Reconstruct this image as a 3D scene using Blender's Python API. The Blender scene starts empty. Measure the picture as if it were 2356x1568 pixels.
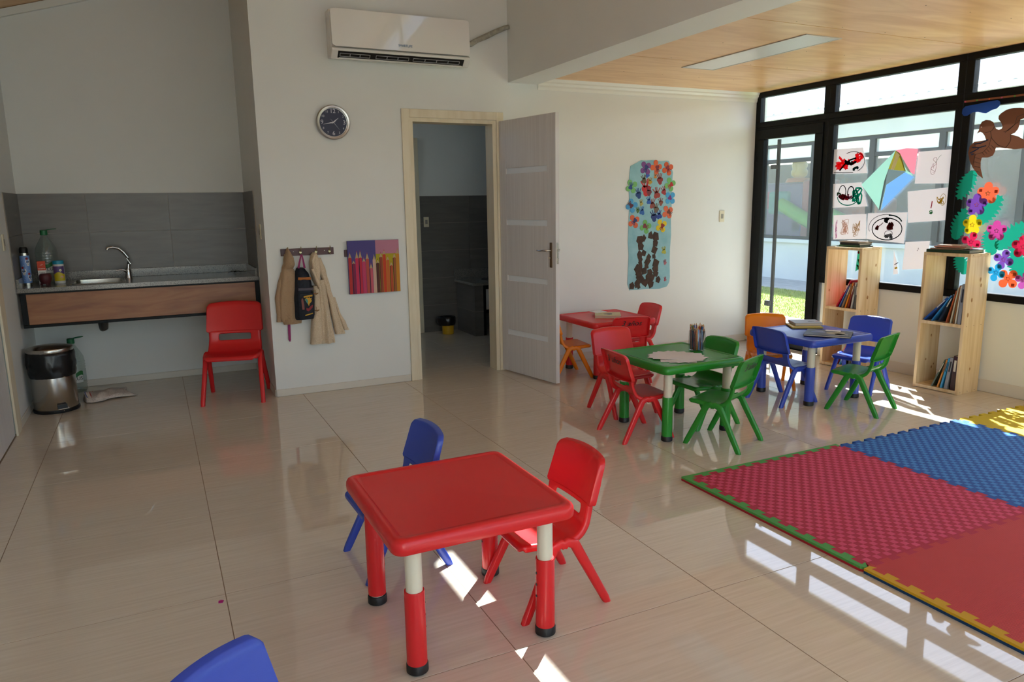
import bpy, bmesh, math, random
from mathutils import Vector, Matrix
sin, cos, pi = math.sin, math.cos, math.pi
rnd = random.Random(7)
sc = bpy.context.scene
COL = sc.collection

# ------------------------------------------------------------------ camera
cam_d = bpy.data.cameras.new('camera')
cam = bpy.data.objects.new('camera', cam_d)
COL.objects.link(cam)
YAW, PITCH, ROLL, FPX = .449, .1848, -.0154, 1694.57
F = Vector((sin(YAW)*cos(PITCH), cos(YAW)*cos(PITCH), -sin(PITCH)))
R0 = Vector((cos(YAW), -sin(YAW), 0)); U0 = R0.cross(F)
Rr = R0*cos(ROLL) + U0*sin(ROLL); Ur = U0*cos(ROLL) - R0*sin(ROLL)
m3 = Matrix((Rr, Ur, -F)).transposed()
cam.matrix_world = Matrix.Translation((-.7315, -5.5884, 1.3994)) @ m3.to_4x4()
cam_d.sensor_width = 36; cam_d.lens = FPX/2356*36
cam_d.clip_start = .05; cam_d.clip_end = 300
sc.camera = cam

# ------------------------------------------------------------------ light
SUN = Vector((-.50, -.51, -1.0))
sun_d = bpy.data.lights.new('sun', 'SUN'); sun_d.energy = 11; sun_d.angle = .0093; sun_d.color = (.97, .98, 1.0)
sun = bpy.data.objects.new('sun', sun_d); COL.objects.link(sun)
sun.rotation_euler = SUN.to_track_quat('-Z', 'Y').to_euler()
w = bpy.data.worlds.new('sky'); sc.world = w; w.use_nodes = True
nt = w.node_tree; bg = nt.nodes['Background']
sky = nt.nodes.new('ShaderNodeTexSky'); sky.sky_type = 'NISHITA'; sky.sun_disc = False
sky.sun_elevation = math.atan(1/math.hypot(.50, .51)); sky.sun_rotation = math.atan2(.50, .51)
sky.air_density = 1.0; sky.dust_density = 1.5; sky.ozone_density = 1.0
nt.links.new(sky.outputs[0], bg.inputs[0]); bg.inputs[1].default_value = .21
def portal(loc, d, sx, sy):
    l = bpy.data.lights.new('sky_portal', 'AREA'); l.shape = 'RECTANGLE'; l.size = sx; l.size_y = sy
    l.cycles.is_portal = True
    o = bpy.data.objects.new('sky_portal', l); COL.objects.link(o); o.location = loc
    o.rotation_euler = Vector(d).to_track_quat('-Z', 'Y').to_euler()
portal((4.72, -4.6, 1.35), (-1, 0, 0), 2.4, 9.6)
portal((.12, 1.66, 2.65), (1, 0, 0), 1.1, .77)
portal((2.16, -3.1, 3.78), (-1, 0, 0), .3, 4.4)
portal((1.3, -9.58, 1.7), (0, 1, 0), 5.4, 2.8)
portal((.2, -7.9, 3.45), (.29, 0, -.96), 3.3, 2.6)
portal((2.16, -7.35, 3.55), (-1, 0, 0), .65, 4.1)
sc.view_settings.view_transform = 'Standard'; sc.view_settings.look = 'None'
sc.view_settings.exposure = 1.75; sc.view_settings.gamma = 1; sc.view_settings.use_curve_mapping = False
sc.cycles.max_bounces = 9; sc.cycles.diffuse_bounces = 6; sc.cycles.glossy_bounces = 4
sc.cycles.transmission_bounces = 5; sc.cycles.transparent_max_bounces = 24
sc.cycles.caustics_reflective = False; sc.cycles.caustics_refractive = False
sc.cycles.sample_clamp_indirect = 6; sc.cycles.use_denoising = True; sc.cycles.blur_glossy = .3

# ------------------------------------------------------------------ materials
def lin(c):
    if isinstance(c, str):
        c = tuple(int(c[i:i+2], 16)/255 for i in (0, 2, 4))
    return tuple((x/12.92 if x <= .04045 else ((x+.055)/1.055)**2.4) for x in c)
MATS = {}
def mat(name, col, rough=.5, metal=0, spec=.5, trans=0, coat=0, emit=0):
    if name in MATS: return MATS[name]
    m = bpy.data.materials.new(name); m.use_nodes = True
    b = m.node_tree.nodes['Principled BSDF']
    b.inputs['Base Color'].default_value = (*lin(col), 1)
    b.inputs['Roughness'].default_value = rough; b.inputs['Metallic'].default_value = metal
    b.inputs['Specular IOR Level'].default_value = spec
    b.inputs['Transmission Weight'].default_value = trans
    b.inputs['Coat Weight'].default_value = coat
    if emit:
        b.inputs['Emission Color'].default_value = (*lin(col), 1); b.inputs['Emission Strength'].default_value = emit
    MATS[name] = m
    return m
def bsdf(m): return m.node_tree.nodes['Principled BSDF']
def ramp(nt, stops):
    r = nt.nodes.new('ShaderNodeValToRGB')
    while len(r.color_ramp.elements) < len(stops): r.color_ramp.elements.new(.5)
    for e, (p, c) in zip(r.color_ramp.elements, stops):
        e.position = p; e.color = (*lin(c), 1)
    return r
def textured(name, stops, scale=(1, 1, 1), nscale=5, detail=4, rough=.5, bump=0, kind='noise', coord='Object', dist=0, rand=False, spec=.5, coat=0, rotz=0):
    if name in MATS: return MATS[name]
    m = mat(name, stops[0][1], rough, 0, spec, 0, coat); nt = m.node_tree; L = nt.links
    tc = nt.nodes.new('ShaderNodeTexCoord'); mp = nt.nodes.new('ShaderNodeMapping')
    mp.inputs['Scale'].default_value = scale; mp.inputs['Rotation'].default_value = (0, 0, rotz)
    L.new(tc.outputs[coord], mp.inputs[0])
    if rand:
        oi = nt.nodes.new('ShaderNodeObjectInfo'); ml = nt.nodes.new('ShaderNodeMath'); ml.operation = 'MULTIPLY'; ml.inputs[1].default_value = 37.
        L.new(oi.outputs['Random'], ml.inputs[0]); cb = nt.nodes.new('ShaderNodeCombineXYZ')
        for i in range(3): L.new(ml.outputs[0], cb.inputs[i])
        L.new(cb.outputs[0], mp.inputs['Location'])
    if kind == 'noise':
        t = nt.nodes.new('ShaderNodeTexNoise'); t.inputs['Scale'].default_value = nscale; t.inputs['Detail'].default_value = detail
        t.inputs['Distortion'].default_value = dist; out = t.outputs['Fac']
    else:
        t = nt.nodes.new('ShaderNodeTexVoronoi'); t.inputs['Scale'].default_value = nscale; out = t.outputs['Distance'] if kind == 'voronoi' else t.outputs['Color']
    L.new(mp.outputs[0], t.inputs['Vector'])
    r = ramp(nt, stops); L.new(out, r.inputs[0]); L.new(r.outputs[0], bsdf(m).inputs['Base Color'])
    if bump:
        bp = nt.nodes.new('ShaderNodeBump'); bp.inputs['Strength'].default_value = bump; bp.inputs['Distance'].default_value = .01
        L.new(out, bp.inputs['Height']); L.new(bp.outputs[0], bsdf(m).inputs['Normal'])
    return m
def glassy(name, tint=(1, 1, 1), refl=.08, haze=0, hazecol=(.8, .85, .88), rough=0.0):
    m = bpy.data.materials.new(name); m.use_nodes = True; nt = m.node_tree; nt.nodes.clear(); L = nt.links
    o = nt.nodes.new('ShaderNodeOutputMaterial'); tr = nt.nodes.new('ShaderNodeBsdfTransparent'); tr.inputs[0].default_value = (*tint, 1)
    g = nt.nodes.new('ShaderNodeBsdfGlossy'); g.inputs['Roughness'].default_value = rough
    ge = nt.nodes.new('ShaderNodeNewGeometry'); dt = nt.nodes.new('ShaderNodeVectorMath'); dt.operation = 'DOT_PRODUCT'
    L.new(ge.outputs['Normal'], dt.inputs[0]); L.new(ge.outputs['Incoming'], dt.inputs[1])
    def mth(op, a, b_=None, c=None):
        n = nt.nodes.new('ShaderNodeMath'); n.operation = op
        for i, v in enumerate((a, b_, c)):
            if v is None: continue
            if isinstance(v, (int, float)): n.inputs[i].default_value = v
            else: L.new(v, n.inputs[i])
        return n
    ab = mth('ABSOLUTE', dt.outputs['Value']); om = mth('SUBTRACT', 1.0, ab.outputs[0]); pw = mth('POWER', om.outputs[0], 5.0)
    ml = mth('MULTIPLY_ADD', pw.outputs[0], 1-refl*.5, refl*.5)
    mx = nt.nodes.new('ShaderNodeMixShader'); L.new(ml.outputs[0], mx.inputs[0]); L.new(tr.outputs[0], mx.inputs[1]); L.new(g.outputs[0], mx.inputs[2])
    last = mx
    if haze:
        df = nt.nodes.new('ShaderNodeBsdfDiffuse'); df.inputs[0].default_value = (*hazecol, 1)
        m2 = nt.nodes.new('ShaderNodeMixShader'); m2.inputs[0].default_value = haze
        L.new(mx.outputs[0], m2.inputs[1]); L.new(df.outputs[0], m2.inputs[2]); last = m2
    L.new(last.outputs[0], o.inputs[0]); MATS[name] = m
    return m
def paper(name, col, tl=.45):
    """thin paper or card: diffuse with light passing through"""
    if name in MATS: return MATS[name]
    m = bpy.data.materials.new(name); m.use_nodes = True; nt = m.node_tree; nt.nodes.clear(); L = nt.links
    o = nt.nodes.new('ShaderNodeOutputMaterial'); d = nt.nodes.new('ShaderNodeBsdfDiffuse'); t = nt.nodes.new('ShaderNodeBsdfTranslucent')
    c = (*lin(col), 1); d.inputs[0].default_value = c; t.inputs[0].default_value = c
    mx = nt.nodes.new('ShaderNodeMixShader'); mx.inputs[0].default_value = tl
    L.new(d.outputs[0], mx.inputs[1]); L.new(t.outputs[0], mx.inputs[2]); L.new(mx.outputs[0], o.inputs[0]); MATS[name] = m
    return m
def plastic(name, col):
    """moulded plastic with slight translucency and faint scuffs"""
    m = mat(name, col, .27, 0, .5)
    nt = m.node_tree; b = bsdf(m); L = nt.links
    n = nt.nodes.new('ShaderNodeTexNoise'); n.inputs['Scale'].default_value = 220; n.inputs['Detail'].default_value = 2
    tc = nt.nodes.new('ShaderNodeTexCoord'); L.new(tc.outputs['Object'], n.inputs['Vector'])
    bp = nt.nodes.new('ShaderNodeBump'); bp.inputs['Strength'].default_value = .06; bp.inputs['Distance'].default_value = .002
    L.new(n.outputs['Fac'], bp.inputs['Height']); L.new(bp.outputs[0], b.inputs['Normal'])
    t = nt.nodes.new('ShaderNodeBsdfTranslucent'); t.inputs[0].default_value = (*lin(col), 1)
    mx = nt.nodes.new('ShaderNodeMixShader'); mx.inputs[0].default_value = .16
    L.new(b.outputs[0], mx.inputs[1]); L.new(t.outputs[0], mx.inputs[2])
    L.new(mx.outputs[0], nt.nodes['Material Output'].inputs[0])
    return m
WALL = textured('wall_paint', [(0, 'dadcd9'), (1, 'e1e3e0')], nscale=3, rough=.55, spec=.3)
WALLR = textured('wall_paint_satin', [(0, 'dbdcd6'), (1, 'e2e3dc')], nscale=3, rough=.45, spec=.35)
BASEB = mat('baseboard_paint', 'd2ccc0', .45)
GROUT = mat('floor_grout', '86705a', .8)
TILE = textured('porcelain_tile', [(.25, 'c8bcab'), (.5, 'd0c5b4'), (.75, 'd6ccbd')], scale=(.8, 16, 1), nscale=5, detail=6, rough=.025, coord='Object', rand=True, spec=.75, dist=.3)
GREY = textured('grey_wall_tile', [(.3, '64605b'), (.55, '6c6863'), (.8, '74706b')], scale=(1, 1, 7), nscale=3, detail=6, rough=.35, rand=True, dist=.5)
TGROUT = mat('wall_tile_grout', 'a39a8c', .8)
WOODC = textured('plywood', [(.3, 'cf9f6c'), (.5, 'dcb07e'), (.7, 'e6bf90')], scale=(1.1, 5, 1), nscale=1.6, detail=6, rough=.32, dist=1.2, rand=True, spec=.4)
PINE = textured('pine_board', [(.35, 'c9aa7c'), (.5, 'd8bd93'), (.7, 'e2cca6')], scale=(9, 9, .6), nscale=2.4, detail=4, rough=.42, dist=.8, rand=True)
KNOT = textured('pine_knot', [(.3, '8a5a30'), (.7, 'b88c58')], nscale=60, rough=.5)
CEDAR = textured('reddish_veneer', [(.3, '7d4a2c'), (.5, '95603a'), (.75, 'a97349')], scale=(.8, 1, 6), nscale=2.2, detail=6, rough=.4, dist=1.4)
GRANITE = textured('granite', [(.2, '2e2e2c'), (.38, '77746e'), (.5, '8f8c86'), (.62, '4a4947'), (.8, 'b0ada6')], nscale=130, detail=3, rough=.18)
BLACK = mat('black_frame', '08090a', .45, spec=.2)
BLK = mat('black_rubber', '0b0b0b', .5)
STEEL = mat('brushed_steel', 'b9b3aa', .22, 1)
CHROME = mat('chrome', 'd0d0d0', .08, 1)
FRAMEW = textured('door_casing_wood', [(.35, 'd8ccb0'), (.6, 'e0d6be')], scale=(4, 4, .6), nscale=4, rough=.5, rand=True)
LEAFM = textured('white_wood_door', [(.35, 'cdc9c8'), (.65, 'd6d3d2')], scale=(60, 60, .8), nscale=2, detail=3, rough=.4, rand=True)
GROOVE = mat('door_groove', 'e4e8ec', .3)
GLASS = glassy('window_glass', (.93, .96, .96), .06, .05)
WHITE = mat('white_plastic', 'dcdad5', .12, spec=.6)
CREAMP = mat('cream_switch', 'd8cfb4', .35)
RED, BLUE, GREEN, ORANGE = plastic('red_plastic', 'e22a2e'), plastic('blue_plastic', '3c56c4'), plastic('green_plastic', '2c9430'), plastic('orange_plastic', 'f08a08')
TUBE = mat('cream_tube', 'd9d4bf', .3)
PAPERW = mat('sheet_paper', 'dcd8d8', .8, spec=.2)
INK = mat('marker_ink', '15181c', .6)

# ------------------------------------------------------------------ mesh tools
class MB:
    def __init__(s): s.v = []; s.f = []; s.m = []
    def add(s, vs, fs, mi=0):
        o = len(s.v); s.v += [tuple(v) for v in vs]; s.f += [tuple(i+o for i in f) for f in fs]; s.m += [mi]*len(fs); return s
    def box(s, x0, x1, y0, y1, z0, z1, mi=0, M=None):
        vs = [Vector((x, y, z)) for z in (z0, z1) for y in (y0, y1) for x in (x0, x1)]
        if M: vs = [M @ v for v in vs]
        return s.add(vs, [(0, 2, 3, 1), (4, 5, 7, 6), (0, 1, 5, 4), (2, 6, 7, 3), (0, 4, 6, 2), (1, 3, 7, 5)], mi)
    def prism(s, pts, h0, h1, axis='z', mi=0):
        """outline in 2D, extruded along axis (x: pts=(y,z); y: pts=(x,z); z: pts=(x,y))"""
        def P(a, b, h): return {'z': (a, b, h), 'x': (h, a, b), 'y': (a, h, b)}[axis]
        n = len(pts); vs = [P(a, b, h0) for a, b in pts] + [P(a, b, h1) for a, b in pts]
        A = sum(pts[i][0]*pts[(i+1) % n][1]-pts[(i+1) % n][0]*pts[i][1] for i in range(n))
        sg = (A > 0) == (axis != 'y')
        if h1 < h0: sg = not sg
        top = tuple(range(n, 2*n)); bot = tuple(range(n-1, -1, -1))
        fs = [bot, top]+[(i, (i+1) % n, n+(i+1) % n, n+i) for i in range(n)]
        if not sg: fs = [f[::-1] for f in fs]
        return s.add(vs, fs, mi)
    def sheet(s, pts, h, mi=0):
        """single sheet of paper in a y-z plane"""
        return s.add([(h, a, b) for a, b in pts], [tuple(range(len(pts)))], mi)
    def lathe(s, prof, c=(0, 0), n=24, mi=0, cap=True, arc=None):
        vs = []; fs = []; N = n
        for r, z in prof:
            for i in range(n): a = 2*pi*i/n; vs.append((c[0]+r*cos(a), c[1]+r*sin(a), z))
        for j in range(len(prof)-1):
            for i in range(n): fs.append((j*n+i, j*n+(i+1) % n, (j+1)*n+(i+1) % n, (j+1)*n+i))
        if cap:
            fs.append(tuple(range(n-1, -1, -1))); fs.append(tuple((len(prof)-1)*n+i for i in range(n)))
        return s.add(vs, fs, mi)
    def sweep(s, pts, rad, n=8, mi=0, sq=1.0, up=(0, 0, 1)):
        """tube through pts; rad: radius or list of (a,b) along side/up; sq<1 squares the section"""
        pts = [Vector(p) for p in pts]; K = len(pts); vs = []; up = Vector(up)
        for k, p in enumerate(pts):
            t = (pts[min(k+1, K-1)]-pts[max(k-1, 0)]).normalized()
            sd = t.cross(up)
            if sd.length < 1e-3: sd = t.cross(Vector((0, 1, 0)))
            sd.normalize(); u2 = sd.cross(t).normalized()
            r = rad[k] if isinstance(rad, list) else rad
            a, b = r if isinstance(r, tuple) else (r, r)
            for i in range(n):
                th = 2*pi*(i+.5)/n; cx, cy = cos(th), sin(th)
                cx = math.copysign(abs(cx)**sq, cx); cy = math.copysign(abs(cy)**sq, cy)
                vs.append(p+sd*(cx*a)+u2*(cy*b))
        fs = [(k*n+i, k*n+(i+1) % n, (k+1)*n+(i+1) % n, (k+1)*n+i) for k in range(K-1) for i in range(n)]
        fs += [tuple(range(n-1, -1, -1)), tuple((K-1)*n+i for i in range(n))]
        return s.add(vs, fs, mi)
    def mesh(s, name, mats, smooth=0):
        me = bpy.data.meshes.new(name); me.from_pydata(s.v, [], s.f)
        for m in (mats if isinstance(mats, (list, tuple)) else [mats]): me.materials.append(m)
        me.polygons.foreach_set('material_index', s.m)
        bm = bmesh.new(); bm.from_mesh(me); bmesh.ops.recalc_face_normals(bm, faces=bm.faces); bm.to_mesh(me); bm.free()
        if smooth:
            me.polygons.foreach_set('use_smooth', [True]*len(me.polygons))
            if smooth < 180: me.set_sharp_from_angle(angle=math.radians(smooth))
        return me
    def build(s, name, mats, parent=None, smooth=0, **kw):
        return link(name, s.mesh(name, mats, smooth), parent, **kw)
def link(name, me, parent=None, loc=None, rot=None, bevel=0, seg=2):
    o = bpy.data.objects.new(name, me); COL.objects.link(o)
    if parent is not None: o.parent = parent
    if loc: o.location = loc
    if rot: o.rotation_euler = rot
    if bevel:
        b = o.modifiers.new('bevel', 'BEVEL'); b.width = bevel; b.segments = seg; b.limit_method = 'ANGLE'; b.angle_limit = math.radians(40)
    return o
def thing(name, label, cat, loc=(0, 0, 0), rz=0, group=None, rot=None):
    o = bpy.data.objects.new(name, None); o.empty_display_size = .05; COL.objects.link(o)
    o.location = loc; o.rotation_euler = rot or (0, 0, rz)
    return tag(o, label, cat, group)
def tag(o, label, cat, group=None):
    o['label'] = label; o['category'] = cat
    if group: o['group'] = group
    return o
def struct(o, label=None):
    o['kind'] = 'structure'
    if label: o['label'] = label
    return o
def stuff(o): o['kind'] = 'stuff'; return o
def dup(root, loc=None, rz=None, label=None, group=None):
    r = root.copy(); COL.objects.link(r)
    if loc is not None: r.location = loc
    if rz is not None: r.rotation_euler = (0, 0, rz)
    if label: r['label'] = label
    if group: r['group'] = group
    for ch in list(root.children):
        c = ch.copy(); COL.objects.link(c); c.parent = r
        for g in list(ch.children):
            d = g.copy(); COL.objects.link(d); d.parent = c
    return r
def baked(o):
    """mesh of o with its modifiers applied"""
    bpy.context.view_layer.update()
    dg = bpy.context.evaluated_depsgraph_get()
    me = bpy.data.meshes.new_from_object(o.evaluated_get(dg)); o.modifiers.clear(); o.data = me
    return o
def text(name, body, size, m, parent=None, loc=(0, 0, 0), rot=(0, 0, 0), ext=.0004, shear=0, align='CENTER'):
    c = bpy.data.curves.new(name, 'FONT'); c.body = body; c.size = size; c.extrude = ext; c.align_x = align; c.align_y = 'CENTER'; c.shear = shear
    c.resolution_u = 3
    o = bpy.data.objects.new(name, c); COL.objects.link(o); bpy.context.view_layer.update()
    me = bpy.data.meshes.new_from_object(o.evaluated_get(bpy.context.evaluated_depsgraph_get()))
    bpy.data.objects.remove(o); me.materials.clear(); me.materials.append(m)
    return link(name, me, parent, loc, rot)
def rrect(w, h, r, n=5, cx=0, cy=0):
    pts = []
    for qx, qy, a0 in ((1, 1, 0), (-1, 1, 90), (-1, -1, 180), (1, -1, 270)):
        for i in range(n+1):
            a = math.radians(a0+90*i/n); pts.append((cx+qx*(w/2-r)+r*cos(a), cy+qy*(h/2-r)+r*sin(a)))
    return pts
def loops(mb, ls, mi=0, cap0=True, cap1=True):
    """stack of equal-length closed 3D loops"""
    n = len(ls[0]); vs = [p for l in ls for p in l]
    fs = [(j*n+i, j*n+(i+1) % n, (j+1)*n+(i+1) % n, (j+1)*n+i) for j in range(len(ls)-1) for i in range(n)]
    if cap0: fs.append(tuple(range(n-1, -1, -1)))
    if cap1: fs.append(tuple((len(ls)-1)*n+i for i in range(n)))
    return mb.add(vs, fs, mi)
def ribbon(mb, pts, w, h0, h1, axis, mi=0):
    """flat stroke of given width along 2D pts, extruded along axis"""
    n = len(pts)
    L = []; Rg = []
    for i in range(n):
        a = pts[max(i-1, 0)]; b = pts[min(i+1, n-1)]; dx, dy = b[0]-a[0], b[1]-a[1]; d = math.hypot(dx, dy) or 1
        ww = w[i] if isinstance(w, list) else w
        L.append((pts[i][0]-dy/d*ww/2, pts[i][1]+dx/d*ww/2)); Rg.append((pts[i][0]+dy/d*ww/2, pts[i][1]-dx/d*ww/2))
    for i in range(n-1):
        mb.prism([L[i], L[i+1], Rg[i+1], Rg[i]], h0, h1, axis, mi)

# ------------------------------------------------------------------ room shell
XL, XW, YA, ZC = -1.62, 4.62, 1.107, 2.395
YB = -9.5
G0X, G0Y, TS = -1.41, -2.07, .80
# floor: slab with tiles as pieces
fl = struct(MB().box(XL-.15, 4.70, YB-.1, 2.6, -.12, -.0011).build('floor', GROUT))
tm = MB(); g = .0015
loops(tm, [[(x, y, z) for x, y in ((a, a), (TS-a, a), (TS-a, TS-a), (a, TS-a))] for a, z in ((g, -.004), (g, -.0005), (g+.0007, 0))])
TILE_ME = tm.mesh('tile', TILE)
def clipped_tile(x0, y0, x1, y1):
    return MB().box(g, x1-x0-g, g, y1-y0-g, -.004, 0).mesh('tile', TILE)
for i in range(-1, 8):
    for j in range(-10, 6):
        x0, y0 = G0X+i*TS, G0Y+j*TS; x1, y1 = x0+TS, y0+TS
        cx0, cx1, cy0, cy1 = max(x0, XL), min(x1, XW+.06), max(y0, YB), min(y1, 2.5)
        if cx1-cx0 < .03 or cy1-cy0 < .03: continue
        if (cx0, cx1, cy0, cy1) == (x0, x1, y0, y1): link('tile', TILE_ME, fl, (x0, y0, 0))
        else: link('tile', clipped_tile(cx0, cy0, cx1, cy1), fl, (cx0, cy0, 0))

def wall(name, boxes, m=WALL, label=None):
    b = MB()
    for bx in boxes: b.box(*bx)
    return struct(b.build(name, m), label)
DX1, DX2, DZ = 1.115, 1.845, 2.055          # door opening
# clock wall, front plane y=0
wf = wall('wall_front', [(0, DX1, 0, .14, 0, 4.1), (DX2, 1.96, 0, .14, 0, 4.1), (DX1, DX2, 0, .14, DZ, 4.1), (1.96, XW+.12, 0, .14, 0, 3.4), (1.96, 2.3, 0, .14, 3.4, 4.1)])
wall('wall_alcove_side', [(0, .14, .14, YA, 0, 5.0)])
wall('wall_alcove_back', [(XL-.12, .14, YA, YA+.12, 0, 5.0)])
wall('wall_left', [(XL-.12, XL, YB, -1.12, 0, 3.3), (XL-.12, XL, -.13, YA, 0, 3.3), (XL-.12, XL, -1.12, -.13, 2.1, 3.3)])
# main sloping ceiling, rising towards the clerestory
cm = MB(); prof = [(XL-.12, 2.775), (.2, 3.357), (2.13, 4.10), (2.13, 4.18), (.2, 3.44), (XL-.12, 2.86)]
cm.prism(prof, -6.6, 1.25, 'y'); cm.prism(prof, YB-.1, -9.2, 'y')
cm.prism([prof[0], (-1.4, 2.877), (-1.4, 2.962), prof[5]], -9.2, -6.6, 'y'); cm.prism([(1.8, 3.973), prof[2], prof[3], (1.8, 4.053)], -9.2, -6.6, 'y'); struct(cm.build('ceiling_high', WOODC))
# roof light added over the unseen rear to brighten the room
struct(MB().prism([(-1.4, 2.91), (1.8, 4.0), (1.8, 4.006), (-1.4, 2.916)], -9.2, -6.6, 'y').build('window_roof_added', GLASS))
tr = MB(); tr.prism([(XL, 2.755), (.12, 3.277), (.12, 3.33), (XL, 2.808)], YA-.03, YA, 'y'); struct(tr.build('trim_1', WALL))
# bulkhead between the high room and the low wing, with clerestory strip on top
wb = wall('wall_bulkhead', [(1.96, 2.23, YB, 0, 2.352, 3.2), (2.08, 2.13, -5.3, 0, 3.2, 3.67), (2.08, 2.13, -1.0, 0, 3.67, 4.2), (2.08, 2.13, YB, -1.0, 3.925, 4.2)])
cf = MB()
for y in (-1.0, -2.15, -3.3, -4.45): cf.box(2.085, 2.125, y-.02, y+.02, 3.67, 3.925)
for y in (-5.32, -6.7, -8.1, -9.46): cf.box(2.085, 2.125, y-.03, y+.03, 3.2, 3.925)  # taller rear bays added to let more sun in behind the camera
struct(cf.build('window_clerestory', BLACK))
MB().box(2.10, 2.106, -5.3, -1.0, 3.67, 3.925).build('pane', GLASS, bpy.data.objects['window_clerestory']); MB().box(2.10, 2.106, YB, -5.3, 3.2, 3.925).build('pane', GLASS, bpy.data.objects['window_clerestory'])
# low wing ceiling: plywood panels
lc = struct(MB().box(2.23, XW+.045, YB, 0, ZC+.012, ZC+.16).build('ceiling_low', mat('ceiling_void', '8a8680', .8)))
ys = [0, -1.098, -2.24, -3.38, -4.52, -5.66, -6.8, -7.94, -9.5]
for k in range(8):
    pn = MB().box(2.232, XW, ys[k+1]+.004, ys[k]-.004, ZC, ZC+.012).build('panel', WOODC, lc)
sb = MB()
for k in range(6):
    for fx in range(7):
        for yy in (ys[k]-.04, (ys[k]+ys[k+1])/2):
            sb.lathe([(.004, ZC-.0006), (.004, ZC)], (2.33+fx*.37, yy), 6)
stuff(sb.build('screw_heads', mat('screw_dark', '4b3422', .6), lc))
# crown moulding along the clock wall
cr = MB(); cr.prism([(0, 2.31), (-.008, 2.31), (-.014, 2.33), (-.014, 2.345), (-.03, 2.362), (-.03, 2.372), (-.045, 2.395), (0, 2.395)], 2.23, XW, 'x')
struct(cr.build('trim_2', WALLR))
# back wall behind the camera with wide window opening added for skylight
wall('wall_back', [(XL-.12, XW+.1, YB-.12, YB, 0, .5), (XL-.12, -1.0, YB-.12, YB, .5, 3.4), (3.9, XW+.1, YB-.12, YB, .5, 3.4), (-1.0, 3.9, YB-.12, YB, 2.95, 3.4), (XL, 2.3, YB-.12, YB, 3.3, 4.2)])
bf = MB()
for x in (-1.0, .23, 1.46, 2.69, 3.86): bf.box(x, x+.05, YB-.08, YB-.03, .5, 2.95)
bf.box(-1, 3.9, YB-.08, YB-.03, .5, .56); bf.box(-1, 3.9, YB-.08, YB-.03, 2.89, 2.95); bf.box(-1, 3.9, YB-.08, YB-.03, 2.0, 2.06)
struct(bf.build('window_back_added', BLACK))
MB().box(-1, 3.9, YB-.06, YB-.054, .5, 2.95).build('pane', GLASS, bpy.data.objects['window_back_added'])
struct(MB().box(XW+.046, 4.87, YB, .14, 2.47, 2.60).build('trim_4', mat('eave_white', 'b8b6b0', .7)))
# half wall below the windows
wall('wall_right', [(XW, XW+.12, YB, -.885, 0, .662)], WALLR)
# baseboards
def bb(name, *bx):
    b = MB()
    for q in bx: b.box(*q)
    struct(b.build(name, BASEB, bevel=.003, seg=1))
bb('baseboard_front', (0, 1.05, -.009, 0, 0, .055), (1.92, XW, -.009, 0, 0, .07))
bb('baseboard_alcove', (XL, 0, YA-.009, YA, 0, .055), (-.009, 0, 0, YA, 0, .055))
bb('baseboard_left', (XL, XL+.009, -.045, YA, 0, .055), (XL, XL+.009, YB, -1.2, 0, .055))
bb('baseboard_right', (XW-.009, XW, YB, -.885, 0, .09))

# ------------------------------------------------------------------ door 1 with casing and open leaf
d1 = struct(bpy.data.objects.new('door_1', None)); COL.objects.link(d1)
def casing(parent, x0, x1, z1, y0, y1, wd, m=FRAMEW):
    for a, b_ in ((x0-wd, x0), (x1, x1+wd)): MB().box(a, b_, y0, y1, 0, z1+wd).build('door_jamb', m, parent, bevel=.003)
    MB().box(x0, x1, y0, y1, z1, z1+wd).build('door_head', m, parent, bevel=.003)
casing(d1, DX1, DX2, DZ, -.016, 0, .062)
MB().box(DX1, DX1+.03, 0, .14, 0, DZ-.03).build('door_lining', FRAMEW, d1)
MB().box(DX2-.03, DX2, 0, .14, 0, DZ-.03).build('door_lining', FRAMEW, d1)
MB().box(DX1, DX2, 0, .14, DZ-.03, DZ).build('door_lining', FRAMEW, d1)
leaf_dir = math.atan2(-.681-.0, 1.985-1.85)
lf = MB()
LW, LH = .70, 2.035
gz = (.335, .785, 1.235, 1.64)
# leaf in local coords: x along width from the hinge, y thickness (0 = face seen), z up
zs = [0]+[z for q in gz for z in (q-.022, q+.022)]+[LH]
lf.box(0, .085, -.0, .036, 0, LH); lf.box(.60, LW, 0, .036, 0, LH)
for k in range(0, len(zs), 2): lf.box(.085, .60, 0, .036, zs[k], zs[k+1])
ld = lf.build('door_leaf', LEAFM, d1, loc=(1.862, -.022, .012), rot=(0, 0, leaf_dir), bevel=.0015, seg=1)
for q in gz:
    gm = MB(); gm.box(.085, .60, .010, .03, q-.022, q+.022); gm.build('groove', GROOVE, ld)
hp = MB(); hp.box(.632, .662, -.006, 0, .90, 1.09)
hd = hp.build('handle_plate', mat('bronze', '7d6a58', .3, .9), ld, bevel=.003)
hm = MB(); hm.sweep([(.647, -.006, 1.03), (.647, -.045, 1.03), (.63, -.052, 1.032), (.60, -.05, 1.034), (.56, -.048, 1.025), (.53, -.05, 1.03)], [.008, .008, .008, .007, .006, .005], 10)
hm.build('handle', CHROME, hd, smooth=50)
MB().lathe([(.008, 0), (.008, .016)], n=12).build('keyhole', CHROME, hd, loc=(.647, -.006, .975), rot=(pi/2, 0, 0))
em = MB(); em.box(LW, LW+.002, .009, .027, .93, 1.09); em.box(LW, LW+.012, .011, .025, 1.02, 1.045); em.box(LW, LW+.008, .012, .024, .955, .975)
em.build('latch', STEEL, ld)
hb = MB(); hb.sweep([(.647, .036, 1.03), (.647, .08, 1.03), (.62, .085, 1.032), (.56, .083, 1.025)], .007, 8); hb.build('handle', CHROME, ld, smooth=50)
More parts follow.
